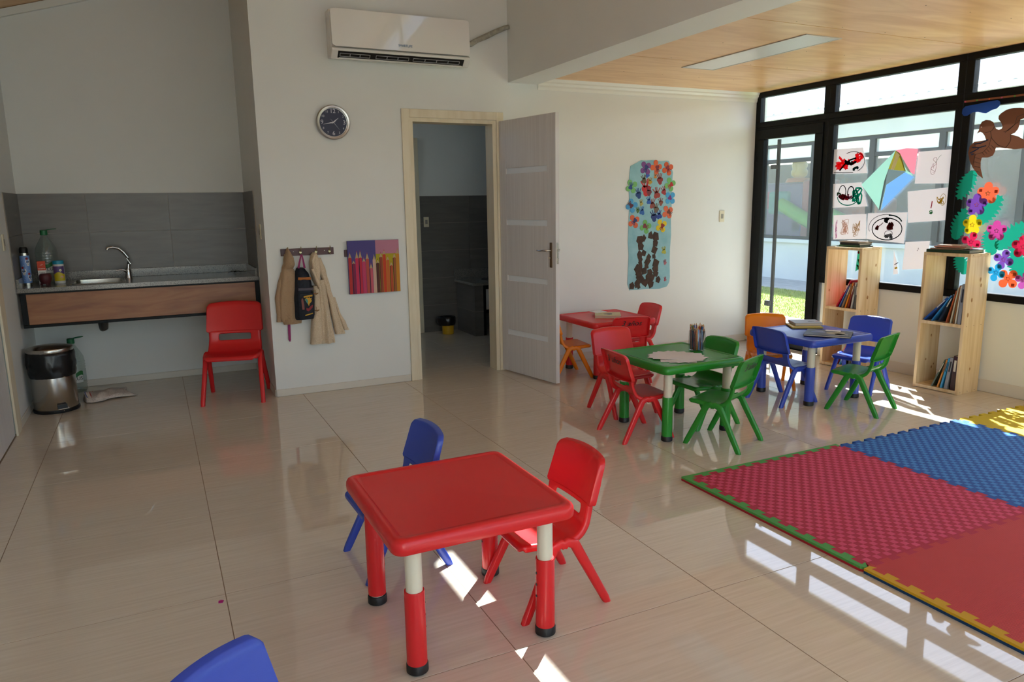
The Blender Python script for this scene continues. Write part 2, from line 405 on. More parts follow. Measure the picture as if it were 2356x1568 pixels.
# door 2 on the left wall (edge of the frame)
d2 = struct(bpy.data.objects.new('door_2', None)); COL.objects.link(d2)
MB().box(XL, XL+.014, -.19, -.13+.09, 0, 2.16).build('door_jamb', FRAMEW, d2, bevel=.003)
MB().box(XL, XL+.014, -1.18, -1.11, 0, 2.16).build('door_jamb', FRAMEW, d2, bevel=.003)
MB().box(XL, XL+.014, -1.11, -.19, 2.09, 2.16).build('door_head', FRAMEW, d2, bevel=.003)
MB().box(XL-.11, XL-.03, -.17, -.13, 0, 2.1).build('door_lining', FRAMEW, d2)
MB().box(XL-.045, XL-.005, -1.11, -.19, .005, 2.09).build('door_leaf', LEAFM, d2)

# ------------------------------------------------------------------ window wall
FX0, FX1 = 4.60, 4.66
def frame_piece(parent, nm, *bxs):
    b = MB()
    for q in bxs: b.box(*q)
    return b.build(nm, BLACK, parent, bevel=.003, seg=1)
def rectframe(parent, ya, yb, z0, z1, wz0, wz1, wy, x0=FX0, x1=FX1, nm='window_frame'):
    return frame_piece(parent, nm, (x0, x1, ya, yb, z0, z0+wz0), (x0, x1, ya, yb, z1-wz1, z1), (x0, x1, ya, ya+wy, z0+wz0, z1-wz1), (x0, x1, yb-wy, yb, z0+wz0, z1-wz1))
def setempty(nm):
    o = bpy.data.objects.new(nm, None); COL.objects.link(o); return struct(o)
bays = [(-.0, -.865), (-.865, -2.05), (-2.05, -3.25), (-3.25, -4.45), (-4.45, -5.7), (-5.7, -7.0), (-7.0, -8.25), (-8.25, -9.5)]
for n, (a, b_) in enumerate(bays):
    wn = setempty('window_%d' % (n+1))
    # transom
    rectframe(wn, b_, a, 2.07, ZC, .05, .048, .058)
    MB().box(4.628, 4.632, b_+.05, a-.05, 2.11, 2.36).build('pane', GLASS, wn)
    if n > 0:
        rectframe(wn, b_, a, .662, 2.07, .055, .055, .058)
        MB().box(4.628, 4.632, b_+.05, a-.05, .71, 2.02).build('pane', GLASS, wn)
    frame_piece(wn, 'drip_seal', (FX0-.006, FX0, b_+.1, b_+.26, 2.062, 2.07))
dg_ = setempty('door_3')
rectframe(dg_, -.865, 0, 0, 2.07, .02, .02, .045, nm='door_frame')
rectframe(dg_, -.82, -.045, .02, 2.05, .155, .09, .085, FX0-.012, FX1-.01, nm='door_leaf')
MB().box(4.626, 4.630, -.745, -.12, .165, 1.965).build('pane', GLASS, dg_)
frame_piece(dg_, 'pull_bar', (4.685, 4.71, -.235, -.205, .1, 1.955)); frame_piece(dg_, 'bar_bracket', (4.65, 4.70, -.23, -.17, .37, .42), (4.65, 4.70, -.23, -.17, 1.68, 1.72))
hg = MB()
for z in (.45, 1.2, 1.75): hg.lathe([(.009, z), (.009, z+.09)], (FX0-.012, -.052), 10)
hg.build('hinge', BLACK, dg_, smooth=40)
struct(MB().box(XW-.05, XW+.12, -.865, 0, -.004, .012).build('trim_3', STEEL))

# ------------------------------------------------------------------ room behind the open door
wall('wall_washroom_back', [(.14, 4.4, 2.12, 2.24, 0, 3.4)])
wall('wall_washroom_left', [(.14, .26, .14, 2.12, 0, 2.1), (.14, .26, .14, 2.12, 3.2, 3.4), (.14, .26, .14, 1.28, 2.1, 3.2), (.14, .26, 2.05, 2.12, 2.1, 3.2)])
struct(MB().box(.19, .195, 1.28, 2.05, 2.1, 3.2).build('window_washroom_added', GLASS))  # high window added to brighten the washroom
wall('wall_washroom_right', [(3.9, 4.02, .14, 2.12, 0, 3.4)])
struct(MB().box(.14, 4.02, .14, 2.24, 3.3, 3.4).build('ceiling_washroom', WALL))
def tiled(name, plane, u0, u1, z0, z1, us, zs_, depth=.008):
    """grey tiles on a wall; plane=(axis,pos,sign): tiles proud towards sign"""
    ax, pos, sg = plane
    base = MB(); a, b_ = (pos, pos+sg*depth*.5)
    lo, hi = min(a, b_), max(a, b_)
    base.box(*( (u0, u1, lo, hi, z0, z1) if ax == 'y' else (lo, hi, u0, u1, z0, z1)))
    ob = struct(base.build(name, TGROUT))
    us = [u0]+[u for u in us if u0+.02 < u < u1-.02]+[u1]; zs_ = [z0]+[z for z in zs_ if z0+.02 < z < z1-.02]+[z1]
    lo, hi = (pos+sg*depth*.5, pos+sg*depth) if sg > 0 else (pos+sg*depth, pos+sg*depth*.5)
    e = .0013
    for i in range(len(us)-1):
        for j in range(len(zs_)-1):
            q = MB(); cu, cz = us[i], zs_[j]; U, Z = us[i+1]-cu, zs_[j+1]-cz
            if ax == 'y': q.box(e, U-e, 0, hi-lo, e, Z-e).build('tile', GREY, ob, loc=(cu, lo, cz))
            else: q.box(0, hi-lo, e, U-e, e, Z-e).build('tile', GREY, ob, loc=(lo, cu, cz))
    return ob
tiled('wall_tiling_washroom', ('y', 2.12, -1), .26, 3.9, 0, 1.49, [.66, 1.26, 1.86, 2.47, 3.07, 3.67], [.30, .60, .90, 1.20])
d4 = setempty('door_4'); casing(d4, 1.05, 1.83, 2.03, 2.095, 2.111, .065)
MB().box(1.06, 1.82, 2.10, 2.112, .005, 2.03).build('door_leaf', LEAFM, d4)
# washbasin counter
wc = thing('washroom_counter', 'dark granite washroom counter on tiled plinth seen through open door', 'counter', (2.3, 1.6, 0))
pl = MB().box(0, .10, 0, .515, 0, .545); pl.build('tiled_plinth', GREY, wc); MB().box(-.001, .101, -.001, .515, .262, .266).build('grout_line', TGROUT, wc)
MB().box(-.03, 1.58, -.03, .515, .545, .575).build('worktop', GRANITE, wc, bevel=.003)
MB().box(-.03, 1.58, .495, .514, .575, .685).build('upstand', GRANITE, wc)
MB().box(.10, .13, .0, .03, 0, .545).build('frame', BLACK, wc); MB().box(.13, 1.5, 0, .03, .50, .545).build('frame', BLACK, wc); MB().box(.13, 1.5, 0, .03, .24, .28).build('frame', BLACK, wc)
MB().box(.135, 1.5, .005, .025, .28, .50).build('front_panel', WHITE, wc)
bs = MB(); bs.lathe([(.13, .576), (.14, .579), (.15, .577)], (.35, .25), 24); bs.build('basin_rim', mat('basin_dark_grey', '2b2b2b', .4), wc)  # basin drawn as a flat dark grey disc
yb = thing('waste_bucket', 'small yellow bucket with black bin liner in the washroom', 'bin', (2.10, 1.90, 0))
MB().lathe([(.056, 0), (.062, .005), (.066, .15), (.06, .15), (.056, .02)], n=28).build('bucket', mat('yellow_bucket', 'c99a12', .4), yb, smooth=40)
def crumple(prof, n, amp, seed, bulge=None):
    r = random.Random(seed); b = MB(); vs = []
    for j, (rr, z) in enumerate(prof):
        for i in range(n):
            a = 2*pi*i/n; k = rr*(1+amp*r.uniform(-1, 1)+ (bulge(a) if bulge else 0)); vs.append((k*cos(a), k*sin(a), z+amp*.2*rr*r.uniform(-1, 1)))
    fs = [(j*n+i, j*n+(i+1) % n, (j+1)*n+(i+1) % n, (j+1)*n+i) for j in range(len(prof)-1) for i in range(n)]
    b.add(vs, fs); return b
BAG = mat('black_bin_liner', '0c0c0d', .28)
crumple([(.04, .17), (.062, .19), (.075, .195), (.085, .18), (.084, .15), (.08, .12), (.074, .10)], 34, .07, 3, lambda a: .5*max(0, cos(a-pi*.97))**6).build('bin_liner', BAG, yb, smooth=60)
def switch(loc, rot, label, n=1):
    t = thing('light_switch', label, 'switch', loc, rot=rot)
    MB().box(-.03, .03, -.009, 0, -.055, .055).build('plate', CREAMP, t, bevel=.004)
    MB().box(-.013, .013, -.012, -.009, -.022, .022).build('rocker', mat('switch_grey', '8e8a80', .5), t, bevel=.001)
switch((4.22, 0, 1.246), (0, 0, 0), 'cream light switch on white wall beside the glass door')
switch((1.965, 2.112, 1.213), (0, 0, 0), 'cream light switch on grey tiles inside the washroom')
switch((0, .20, 1.22), (0, 0, -pi/2), 'small cream switch on alcove side wall beside the clock wall')
switch((XL, .28, 1.195), (0, 0, pi/2), 'cream switch on left wall above the steel pedal bin')

# ------------------------------------------------------------------ kitchenette alcove
tiled('wall_tiling_alcove', ('y', YA, -1), XL, 0, .86, 1.525, [-1.17, -.587], [1.225])
tiled('wall_tiling_left', ('x', XL, 1), .50, YA-.008, .86, 1.525, [], [1.225])
tiled('wall_tiling_right', ('x', 0, -1), .45, YA-.008, .86, 1.525, [], [1.225])
kt = thing('kitchen_counter', 'speckled granite worktop with steel sink and wooden front in the alcove', 'counter', (0, 0, 0))
ct = MB(); y0, y1 = .50, YA-.009; zx = (.835, .865)
for q in ((XL+.001, -1.29, y0, y1), (-.95, -.001, y0, y1), (-1.29, -.95, y0, .62), (-1.29, -.95, .98, y1)): ct.box(*q, *zx)
ct.build('worktop', GRANITE, kt)
MB().box(XL+.009, -.009, YA-.028, YA-.009, .865, .93).build('upstand', GRANITE, kt, bevel=.002)
MB().box(XL+.009, XL+.028, .51, YA-.029, .865, .93).build('upstand', GRANITE, kt, bevel=.002)
MB().box(-.028, -.009, .51, YA-.029, .865, .93).build('upstand', GRANITE, kt, bevel=.002)
sk = MB(); loops(sk, [[(x, y, z) for x, y in rrect(w_, h_, r_, 4, -1.12, .80)] for w_, h_, r_, z in ((.36, .38, .05, .866), (.355, .375, .05, .869), (.325, .345, .045, .868), (.31, .33, .04, .72), (.25, .27, .03, .71))], cap0=False)
sk.build('sink', STEEL, kt, smooth=50)
MB().box(-1.565, -.035, .522, .535, .605, .822).build('front_panel', CEDAR, kt)
for q in ((-1.60, -.003, .505, .535, .822, .835), (-1.60, -.003, .505, .535, .585, .605), (-1.60, -1.565, .505, .535, .605, .822), (-.035, -.003, .505, .535, .605, .822), (-.03, -.003, .535, YA-.01, .585, .61), (-1.60, -1.575, .535, YA-.01, .585, .61)):
    MB().box(*q).build('frame', BLACK, kt, bevel=.002)
pt = MB(); pt.sweep([(-1.12, .82, .71), (-1.12, .83, .58), (-1.13, .86, .50), (-1.14, .90, .49), (-1.15, .93, .52), (-1.15, YA-.01, .55)], [.03, .03, .03, .026, .022, .02], 12)
pt.sweep([(-1.28, .80, .60), (-1.26, .80, .565), (-1.20, .80, .555), (-1.14, .82, .58)], .010, 8)
pt.build('drain_pipe', mat('drain_grey', '3f3d3a', .5), kt, smooth=50)
fc = thing('faucet', 'chrome swan-neck tap on the granite worktop behind the sink', 'tap', (-.925, .985, .865))
MB().lathe([(.028, 0), (.026, .01), (.022, .03), (.021, .06), (.017, .075)], n=20).build('base', CHROME, fc, smooth=50)
spn = MB(); spn.sweep([(0, 0, .07), (.012, 0, .11), (.008, -.005, .16), (-.02, -.01, .205), (-.05, -.02, .235), (-.09, -.03, .245), (-.125, -.045, .24), (-.13, -.047, .225)], [.014, .014, .012, .012, .012, .011, .012, .012], 12); spn.build('spout', CHROME, fc, smooth=60)
lv = MB(); lv.sweep([(-.01, -.01, .05), (-.03, -.02, .065), (-.06, -.03, .068), (-.085, -.035, .06)], [(.016, .012), (.016, .01), (.012, .006), (.008, .004)], 10); lv.build('lever', CHROME, fc, smooth=60)
kb = thing('key_bunch', 'small dark bunch of keys at right end of granite worktop', 'keys', (-.13, .93, .866))
q = MB()
for k in range(7):
    a = k*.9; q.sweep([(0, 0, .006+.002*k), (.03*cos(a), .02*sin(a), .008+.002*k), (.065*cos(a), .035*sin(a), .006)], [(.006, .0015), (.004, .0015), (.008, .0015)], 6)
q.build('keys', mat('dark_metal', '2a2724', .35, .7), kb)

# things on the worktop
def big_bottle(loc, label, s=1):
    t = thing('water_bottle', label, 'bottle', loc)
    prof = [(.02, 0), (.062, 0), (.07, .012)]
    z = .02
    while z < .21:
        prof += [(.071, z), (.0745, z+.008), (.071, z+.016)] if not .07 < z < .15 else [(.074, z), (.074, z+.016)]
        z += .019
    prof += [(.072, .225), (.068, .255), (.052, .29), (.032, .325), (.019, .35), (.018, .365)]
    b = MB(); b.lathe([(r*s, z*s) for r, z in prof], n=28, cap=False)
    b.build('bottle_body', MATS['pet_plastic'], t, smooth=70)
    MB().lathe([(.024*s, .352*s), (.025*s, .358*s), (.024*s, .387*s), (.02*s, .39*s)], n=20).build('cap', mat('green_cap', '14663a', .4), t, smooth=40)
    h = MB(); hp_ = [(.02*s, 0, .378*s)]+[(.045*s+.035*s*cos(a), .018*s*sin(a), .385*s+.012*s*cos(a/2)) for a in [i*pi/6-pi for i in range(13)]]
    h.sweep(hp_, .003*s, 6); h.build('carry_handle', MATS['green_cap'], t)
    lb = MB(); n = 10
    vs = [((.0755*s)*cos(a), (.0755*s)*sin(a), z) for z in (.075*s, .145*s) for a in [math.radians(-125+i*9) for i in range(n)]]
    lb.add(vs, [(i, i+1, n+i+1, n+i) for i in range(n-1)]); lb.build('bottle_label', mat('white_label', 'cfd3cc', .5), t, smooth=60)
    vs = [((.0758*s)*cos(a), (.0758*s)*sin(a), z+(.01*s*sin(a*5))) for z in (.12*s, .15*s) for a in [math.radians(-95+i*6) for i in range(n)]]
    MB().add(vs, [(i, i+1, n+i+1, n+i) for i in range(n-1)]).build('label_band', mat('green_print', '1d6b2c', .5), t, smooth=60)
    for k, ch in enumerate('LUS'):
        a = math.radians(-84+k*16); text('lettering', ch, .036*s, mat('navy_print', '10162c', .5), t, (.0765*s*cos(a), .0765*s*sin(a), .104*s), (pi/2, 0, a+pi/2))
    return t
pet = glassy('pet_plastic', (.88, .93, .91), .14, .05, (.6, .68, .66), .06)
big_bottle((-1.455, .93, .866), 'large clear ribbed water bottle with green cap on the worktop')
big_bottle((-1.375, .97, 0), 'clear water bottle with green cap standing on floor beside pedal bin', 1.08)
th = thing('thermos_flask', 'light blue thermos flask with printed skulls at left end of worktop', 'thermos', (-1.572, .74, .866))
MB().lathe([(.030, 0), (.0305, .02)], n=24).build('base_ring', STEEL, th, smooth=40)
MB().lathe([(.0305, .02), (.0312, .03), (.0312, .212), (.030, .216)], n=24).build('body', mat('thermos_blue', '6c8fc9', .35), th, smooth=40)
MB().lathe([(.030, .216), (.029, .235), (.026, .236)], n=24).build('neck_ring', STEEL, th, smooth=40)
MB().lathe([(.027, .236), (.027, .262), (.023, .274), (.02, .277)], n=24).build('cap', BLK, th, smooth=40)
def decal(parent, nm, r, a0, z0, poly, m):
    """flat print wrapped on a cylinder"""
    b = MB(); b.add([(r*cos(math.radians(a0)+u/r), r*sin(math.radians(a0)+u/r), z0+v) for u, v in poly], [tuple(range(len(poly)))]); return b.build(nm, m, parent)
def circ(cx, cy, r, n=14, sy=1): return [(cx+r*cos(2*pi*i/n), cy+sy*r*sin(2*pi*i/n)) for i in range(n)]
SK, RO = mat('print_white', 'e4e0da', .5), mat('print_red', '8e1d22', .5)
for a0, z0 in ((-108, .10), (-48, .165), (-40, .055)):
    decal(th, 'skull_print', .0318, a0, z0, [(-.016, .014), (-.010, .024), (0, .027), (.010, .024), (.016, .014), (.015, 0), (.009, -.006), (.008, -.02), (0, -.023), (-.008, -.02), (-.009, -.006), (-.015, 0)], SK)
    decal(th, 'eye_print', .0321, a0, z0, circ(-.0065, .006, .0045, 10), INK); decal(th, 'eye_print', .0321, a0, z0, circ(.0065, .006, .0045, 10), INK)
    decal(th, 'nose_print', .0321, a0, z0, [(-.002, -.006), (.002, -.006), (0, -.001)], INK); decal(th, 'mouth_print', .0321, a0, z0, [(-.006, -.015), (.006, -.015), (.005, -.012), (-.005, -.012)], INK)
    decal(th, 'rose_print', .0322, a0, z0, circ(-.006, .03, .009, 9), RO)
for k in range(14): decal(th, 'dot_print', .0317, -150+(k*53) % 110, .035+(k*.037) % .165, circ(0, 0, .0022, 7), SK)
bx = thing('infusion_box', 'narrow white carton with orange top beside the thermos', 'carton', (-1.477, .76, .866), rz=.1)
MB().box(-.025, .025, -.018, .018, 0, .105).build('carton', mat('carton_white', 'd8d4cf', .6), bx)
MB().box(-.0253, .0253, -.0183, .0183, .105, .17).build('carton_top', mat('carton_orange', 'c7401c', .6), bx)
text('lettering', 'ecume', .016, SK, bx, (0, -.0186, .118), (pi/2, 0, 0)); MB().prism([(-.01, .14), (.012, .15), (.004, .142)], -.0188, -.0184, 'y').build('logo', SK, bx)
text('lettering', 'Cedro', .013, INK, bx, (0, -.0184, .088), (pi/2, 0, 0))
MB().prism([(-.02, .02), (.02, .02), (.02, .055), (.005, .05), (0, .062), (-.006, .05), (-.02, .055)], -.0188, -.0183, 'y').build('leaf_print', MATS['carton_orange'], bx)
mt = thing('mate_cup', 'dark maroon rubber cup in front of the carton', 'cup', (-1.455, .70, .866))
MB().lathe([(.012, .012), (.028, .010), (.038, .03), (.041, .05), (.038, .07), (.031, .082), (.024, .083), (.022, .06)], n=24).build('cup_body', mat('maroon_silicone', '4a1018', .55), mt, smooth=60)
for k in range(3):
    a = k*2*pi/3+.9; q = MB(); q.sweep([(.02*cos(a), .02*sin(a), .02), (.028*cos(a), .028*sin(a), .008), (.03*cos(a), .03*sin(a), 0)], [.010, .009, .008], 8); q.build('foot', MATS['maroon_silicone'], mt, smooth=60)
wp = thing('wipes_tub', 'white tub of wipes with teal lid, purple and yellow label', 'tub', (-1.374, .79, .866))
MB().lathe([(.033, 0), (.036, .006), (.036, .14), (.033, .145)], n=26).build('tub_body', WHITE, wp, smooth=40)
MB().lathe([(.0365, .143), (.037, .165), (.034, .168)], n=26).build('lid', mat('teal_lid', '1d8fae', .4), wp, smooth=40)
def band(parent, nm, r, a0, a1, z0, z1, m, n=12, wav=0):
    b = MB(); A = [math.radians(a0+(a1-a0)*i/(n-1)) for i in range(n)]
    b.add([(r*cos(a), r*sin(a), z0) for a in A]+[(r*cos(a), r*sin(a), z1+wav*sin(a*3)) for a in A], [(i, i+1, n+i+1, n+i) for i in range(n-1)]); return b.build(nm, m, parent, smooth=60)
band(wp, 'tub_label', .0364, -150, -20, .07, .128, mat('label_purple', '5b4378', .5)); band(wp, 'tub_label', .0366, -150, -20, .02, .078, mat('label_yellow', 'c7b21c', .5), wav=.008)
decal(wp, 'flower_print', .0369, -70, .098, circ(0, 0, .009, 8), SK); decal(wp, 'flower_centre', .0371, -70, .098, circ(0, 0, .004, 8), MATS['label_yellow']); decal(wp, 'figure_print', .0370, -60, .048, circ(0, 0, .011, 7), mat('print_pink', 'd8a0a0', .5))

# pedal bin with liner
pb = thing('pedal_bin', 'round stainless steel pedal bin with black liner under the counter', 'bin', (-1.455, .425, 0), rz=.35)
MB().lathe([(.143, 0), (.146, .006), (.146, .016), (.14, .02)], n=48).build('base_ring', BLK, pb, smooth=40)
MB().lathe([(.136, .018), (.139, .022), (.139, .40), (.136, .405)], n=48).build('body', STEEL, pb, smooth=40)
MB().lathe([(.143, .425), (.145, .43), (.145, .448), (.142, .453), (.10, .463), (.03, .468), (.001, .468)], n=48, cap=False).build('lid', STEEL, pb, smooth=35)
crumple([(.138, .43), (.148, .425), (.151, .40), (.149, .37), (.153, .345), (.151, .315), (.148, .305), (.147, .285), (.143, .255), (.140, .25)], 60, .028, 9).build('bin_liner', BAG, pb, smooth=70)
pd = MB(); pd.box(-.03, .03, -.150, -.137, .03, .062); pd.build('pedal_slot', BLK, pb)
pd = MB(); pd.box(-.035, .035, -.178, -.15, .034, .039); pd.sweep([(0, -.15, .036), (0, -.175, .022)], .003, 6); pd.build('pedal', CHROME, pb, bevel=.001)
# floor cloth
fcl = MB(); NX, NY = 22, 16; rr = random.Random(5); vs = []
import mathutils
for j in range(NY):
    for i in range(NX):
        u, v = i/(NX-1), j/(NY-1)
        x = -1.275+.23*u-.03*v+.05*u*v; y = .50+.36*v+.03*u
        nz = mathutils.noise.noise(Vector((u*3.1, v*2.3, 1.7)))
        z = .010+.03*abs(nz)+.035*max(0, sin(v*pi*1.1+.3))*(1-u*.5)
        if i in (0, NX-1) or j in (0, NY-1): z = .004+.01*abs(nz)
        vs.append((x+.03*nz, y+.04*mathutils.noise.noise(Vector((u*2, v*2, 9))), z))
# protruding corner on the right
for j in range(6):
    for i in range(NX-4, NX):
        k = j*NX+i; x, y, z = vs[k]; w_ = (i-(NX-5))/4*(1-j/6); vs[k] = (x+.10*w_, y+.05*w_, z)
fcl.add(vs, [(j*NX+i, j*NX+i+1, (j+1)*NX+i+1, (j+1)*NX+i) for j in range(NY-1) for i in range(NX-1)])
CLOTH = textured('waffle_cloth', [(.1, 'a0948c'), (.35, 'd2c6bc')], nscale=110, kind='voronoi', rough=.9, bump=.3)
clo = fcl.build('floor_cloth', CLOTH, None, smooth=60); sm = clo.modifiers.new('thick', 'SOLIDIFY'); sm.thickness = .003
tag(clo, 'crumpled pale waffle floor cloth lying beside the pedal bin', 'cloth')
for c_, jj, hx in (('cloth_stripe', 1, '4a5a86'), ('cloth_stripe', 3, 'b04a44')):
    b = MB(); row = [Vector(vs[k*NX+jj]) for k in range(0, NY)]
    n = len(row); b.add([tuple(p+Vector((0, 0, .003))) for p in row]+[tuple(p+Vector((.007, 0, .0035))) for p in row], [(i, i+1, n+i+1, n+i) for i in range(n-1)]); b.build(c_, mat('cloth_'+hx, hx, .9), clo)
sc_ = MB(); sc_.prism([(-.008, -.006), (.006, -.009), (.011, .004), (.002, .01), (-.007, .006)], 0, .003, 'z'); pk = sc_.build('paper_scrap', mat('magenta_scrap', 'b0107a', .6), None, loc=(-0.631, -2.922, 0)); 
tag(pk, 'tiny magenta paper scrap lying alone on the beige floor', 'scrap')

# ------------------------------------------------------------------ clock wall objects
ck = thing('wall_clock', 'round wall clock with navy dial and silver rim above the coats', 'clock', (.534, 0, 1.997), rot=(pi/2, 0, 0))
b = MB(); b.lathe([(.118, 0), (.122, .01), (.122, .03), (.116, .036), (.104, .033), (.102, .022), (.09, .02)], n=64); b.build('rim', mat('silver_rim', 'bcb8b2', .28, .9), ck, smooth=40)
MB().lathe([(.1, .0205), (.1, .0215)], n=64).build('dial', mat('navy_dial', '14173a', .4), ck)
DIG = mat('dial_white', 'c9c6cf', .5)
for h in range(1, 13):
    a = pi/2-h*pi/6; big = h % 3 == 0
    text('numeral', str(h), .042 if big else .022, DIG, ck, ((.081 if big else .084)*cos(a), (.078 if big else .084)*sin(a), .0218), (0, 0, 0))
def hand(nm, ang, l, w_, z, tail=.015):
    a = math.radians(90-ang); c, s_ = cos(a), sin(a)
    P = [(-tail, -w_*.3), (l*.25, -w_), (l, -w_*.15), (l, w_*.15), (l*.25, w_), (-tail, w_*.3)]
    MB().prism([(x*c-y*s_, x*s_+y*c) for x, y in P], z, z+.001, 'z').build(nm, DIG, ck)
hand('hour_hand', 51, .05, .004, .0235); hand('minute_hand', 258, .075, .0035, .025); hand('second_hand', 140, .068, .001, .0265, .03)
MB().lathe([(.005, .022), (.005, .029)], n=12).build('hub', DIG, ck)

ac = thing('air_conditioner', 'white split air conditioner unit high on the clock wall', 'air conditioner', (0, 0, 0))
x0, x1 = .525, 1.575
prof = [(0, 2.44), (-.10, 2.425), (-.15, 2.475), (-.150, 2.49), (-.125, 2.505), (-.125, 2.735), (-.10, 2.755), (0, 2.755)]
MB().prism(prof, x0, x1, 'x').build('casing', WHITE, ac, bevel=.006)
fp = MB(); N = 14; ff = []
W_ = x1-x0-.012
def fpt(u, v): return (x0+.006+W_*u, -.128-.034*sin(pi*(.15+.85*(1-v)))**.7 if v < 1 else -.128-.010, 2.502+.25*v)
panel_out = rrect(W_, .255, .022, 5, (x0+x1)/2, 2.628)
VV = []
nn = 12
nn = 30; vs = []
for j in range(nn+1):
    v = j/nn; z = 2.5005+.255*v; inset = 0
    e = min(v, 1-v)*.255
    if e < .022: inset = .022-math.sqrt(max(0, .022**2-(.022-e)**2))
    y = -.160+.019*v
    vs += [(x0+.004+inset, y, z), (x1-.004-inset, y, z)]
fp.add(vs+[(a, b_+.018, c) for a, b_, c in vs], [(2*j, 2*j+1, 2*j+3, 2*j+2) for j in range(nn)]+[(2*(nn+1)+2*j, 2*(nn+1)+2*j+2, 2*(nn+1)+2*j+3, 2*(nn+1)+2*j+1) for j in range(nn)]+[(2*j, 2*j+2, 2*(nn+1)+2*j+2, 2*(nn+1)+2*j) for j in range(nn)]+[(2*j+1, 2*(nn+1)+2*j+1, 2*(nn+1)+2*j+3, 2*j+3) for j in range(nn)]+[(0, 2*(nn+1), 2*(nn+1)+1, 1), (2*nn, 2*nn+1, 2*(nn+1)+2*nn+1, 2*(nn+1)+2*nn)])
gp = mat('glossy_panel', 'e2e1de', .05, spec=.7, coat=.3)
fp.build('front_panel', gp, ac, smooth=40)
ou = MB(); ou.prism([(-.1475, 2.4705), (-.1085, 2.4315), (-.1045, 2.436), (-.1435, 2.475)], x0+.045, x1-.05, 'x'); ou.build('outlet', BLK, ac)
M_ = Matrix.Translation((0, -.1275, 2.4515)) @ Matrix.Rotation(math.radians(135), 4, 'X')
gr = mat('louver_grey', '9b9ba0', .4)
SGN = 1
def louver(xa, xb, n):
    b = MB(); rect = [(xa, -.012), (xb, -.012), (xb, .012), (xa, .012)]
    for k in range(4):
        (a1, b1), (a2, b2) = rect[k], rect[(k+1) % 4]; b.sweep([tuple(M_ @ Vector((a1, b1, .004))), tuple(M_ @ Vector((a2, b2, .004)))], .0022, 6)
    for k in range(1, n): xx = xa+(xb-xa)*k/n; b.sweep([tuple(M_ @ Vector((xx, -.012, .004))), tuple(M_ @ Vector((xx, .012, .004)))], .003, 6)
    b.build('louver', gr, ac)
louver(.585, .80, 3); louver(.845, 1.09, 3); louver(1.125, 1.49, 4)
fb = MB(); fb.sweep([tuple(M_ @ Vector((.58, -.024, .004))), tuple(M_ @ Vector((1.515, -.024, .004)))], .0026, 6); fb.build('flap_edge', WHITE, ac)
text('lettering', 'SMARTLIFE', .022, mat('logo_blue', '3f6f9c', .5), ac, (1.06, -.1603, 2.535), (pi/2, 0, 0))
gl = mat('badge_green', '57a52a', .5)
MB().prism(circ(.605, 2.731, .016, 14), -.1375, -.134, 'y').build('badge', gl, ac); MB().prism(rrect(.06, .02, .004, 3, .655, 2.727), -.1375, -.134, 'y').build('badge', gl, ac)
text('lettering', 'R410A', .017, SK, ac, (.652, -.138, 2.727), (pi/2, 0, 0)); MB().prism([(.598, 2.722), (.616, 2.74), (.6, 2.735)], -.1385, -.1375, 'y').build('leaf_logo', SK, ac)
pp = thing('refrigerant_pipe', 'grey wrapped pipe from air conditioner into the bulkhead', 'pipe')
q = MB(); pts = [(1.575, -.06, 2.60), (1.62, -.05, 2.61), (1.68, -.045, 2.645), (1.76, -.04, 2.68), (1.84, -.04, 2.72), (1.92, -.04, 2.755), (1.955, -.04, 2.765)]
q.sweep(pts, [.020, .021, .019, .021, .019, .018, .017], 14); q.build('pipe_wrap', textured('taped_pipe', [(.3, '8e8c80'), (.7, 'b0ae9f')], nscale=40, rough=.6, bump=.4), pp, smooth=60)
crumple([(.02, -.012), (.028, -.004), (.03, .006), (.022, .012)], 14, .12, 4).build('wall_filler', mat('filler', 'a7977f', .8), pp, loc=(1.952, -.04, 2.765), rot=(0, pi/2, 0)) if False else None

# coat rail
DARKR = mat('mahogany_rail', '45100f', .35)
def rail(x0, x1, z0, label, hooks):
    t = thing('coat_rail', label, 'coat rack', (0, 0, 0))
    MB().box(x0, x1, -.014, 0, z0, z0+.052).build('board', DARKR, t, bevel=.002)
    for hx in hooks:
        h = MB(); h.lathe([(.009, -.002), (.009, .002)], n=12); hk = MB()
        hk.sweep([(hx, -.014, z0+.03), (hx, -.03, z0+.028), (hx, -.042, z0+.045), (hx, -.045, z0+.066)], .0035, 6)
        hk.sweep([(hx, -.014, z0+.018), (hx, -.03, z0+.008), (hx, -.036, z0+.002), (hx, -.040, z0+.014)], .0035, 6)
        hk.lathe([(.001, 0), (.001, .001)], n=3) if False else None
        hk.sweep([(hx, -.013, z0+.024), (hx, -.020, z0+.024)], [(.013, .013), (.009, .009)], 10)
        hk.build('hook', mat('brass_hook', 'b8ae8c', .25, .9), t, smooth=50)
    for sx in (.19, .415) if len(hooks) > 1 else ():
        MB().lathe([(.003, 0), (.003, .001)], n=8).build('screw', SK, t, loc=(sx, -.014, z0+.03), rot=(pi/2, 0, 0))
rail(.10, .484, 1.045, 'dark red wooden coat rail with four hooks holding children coats', (.146, .240, .352, .452))
rail(.563, .95, 1.02, 'dark wooden rail mostly hidden behind the pencil picture', ())

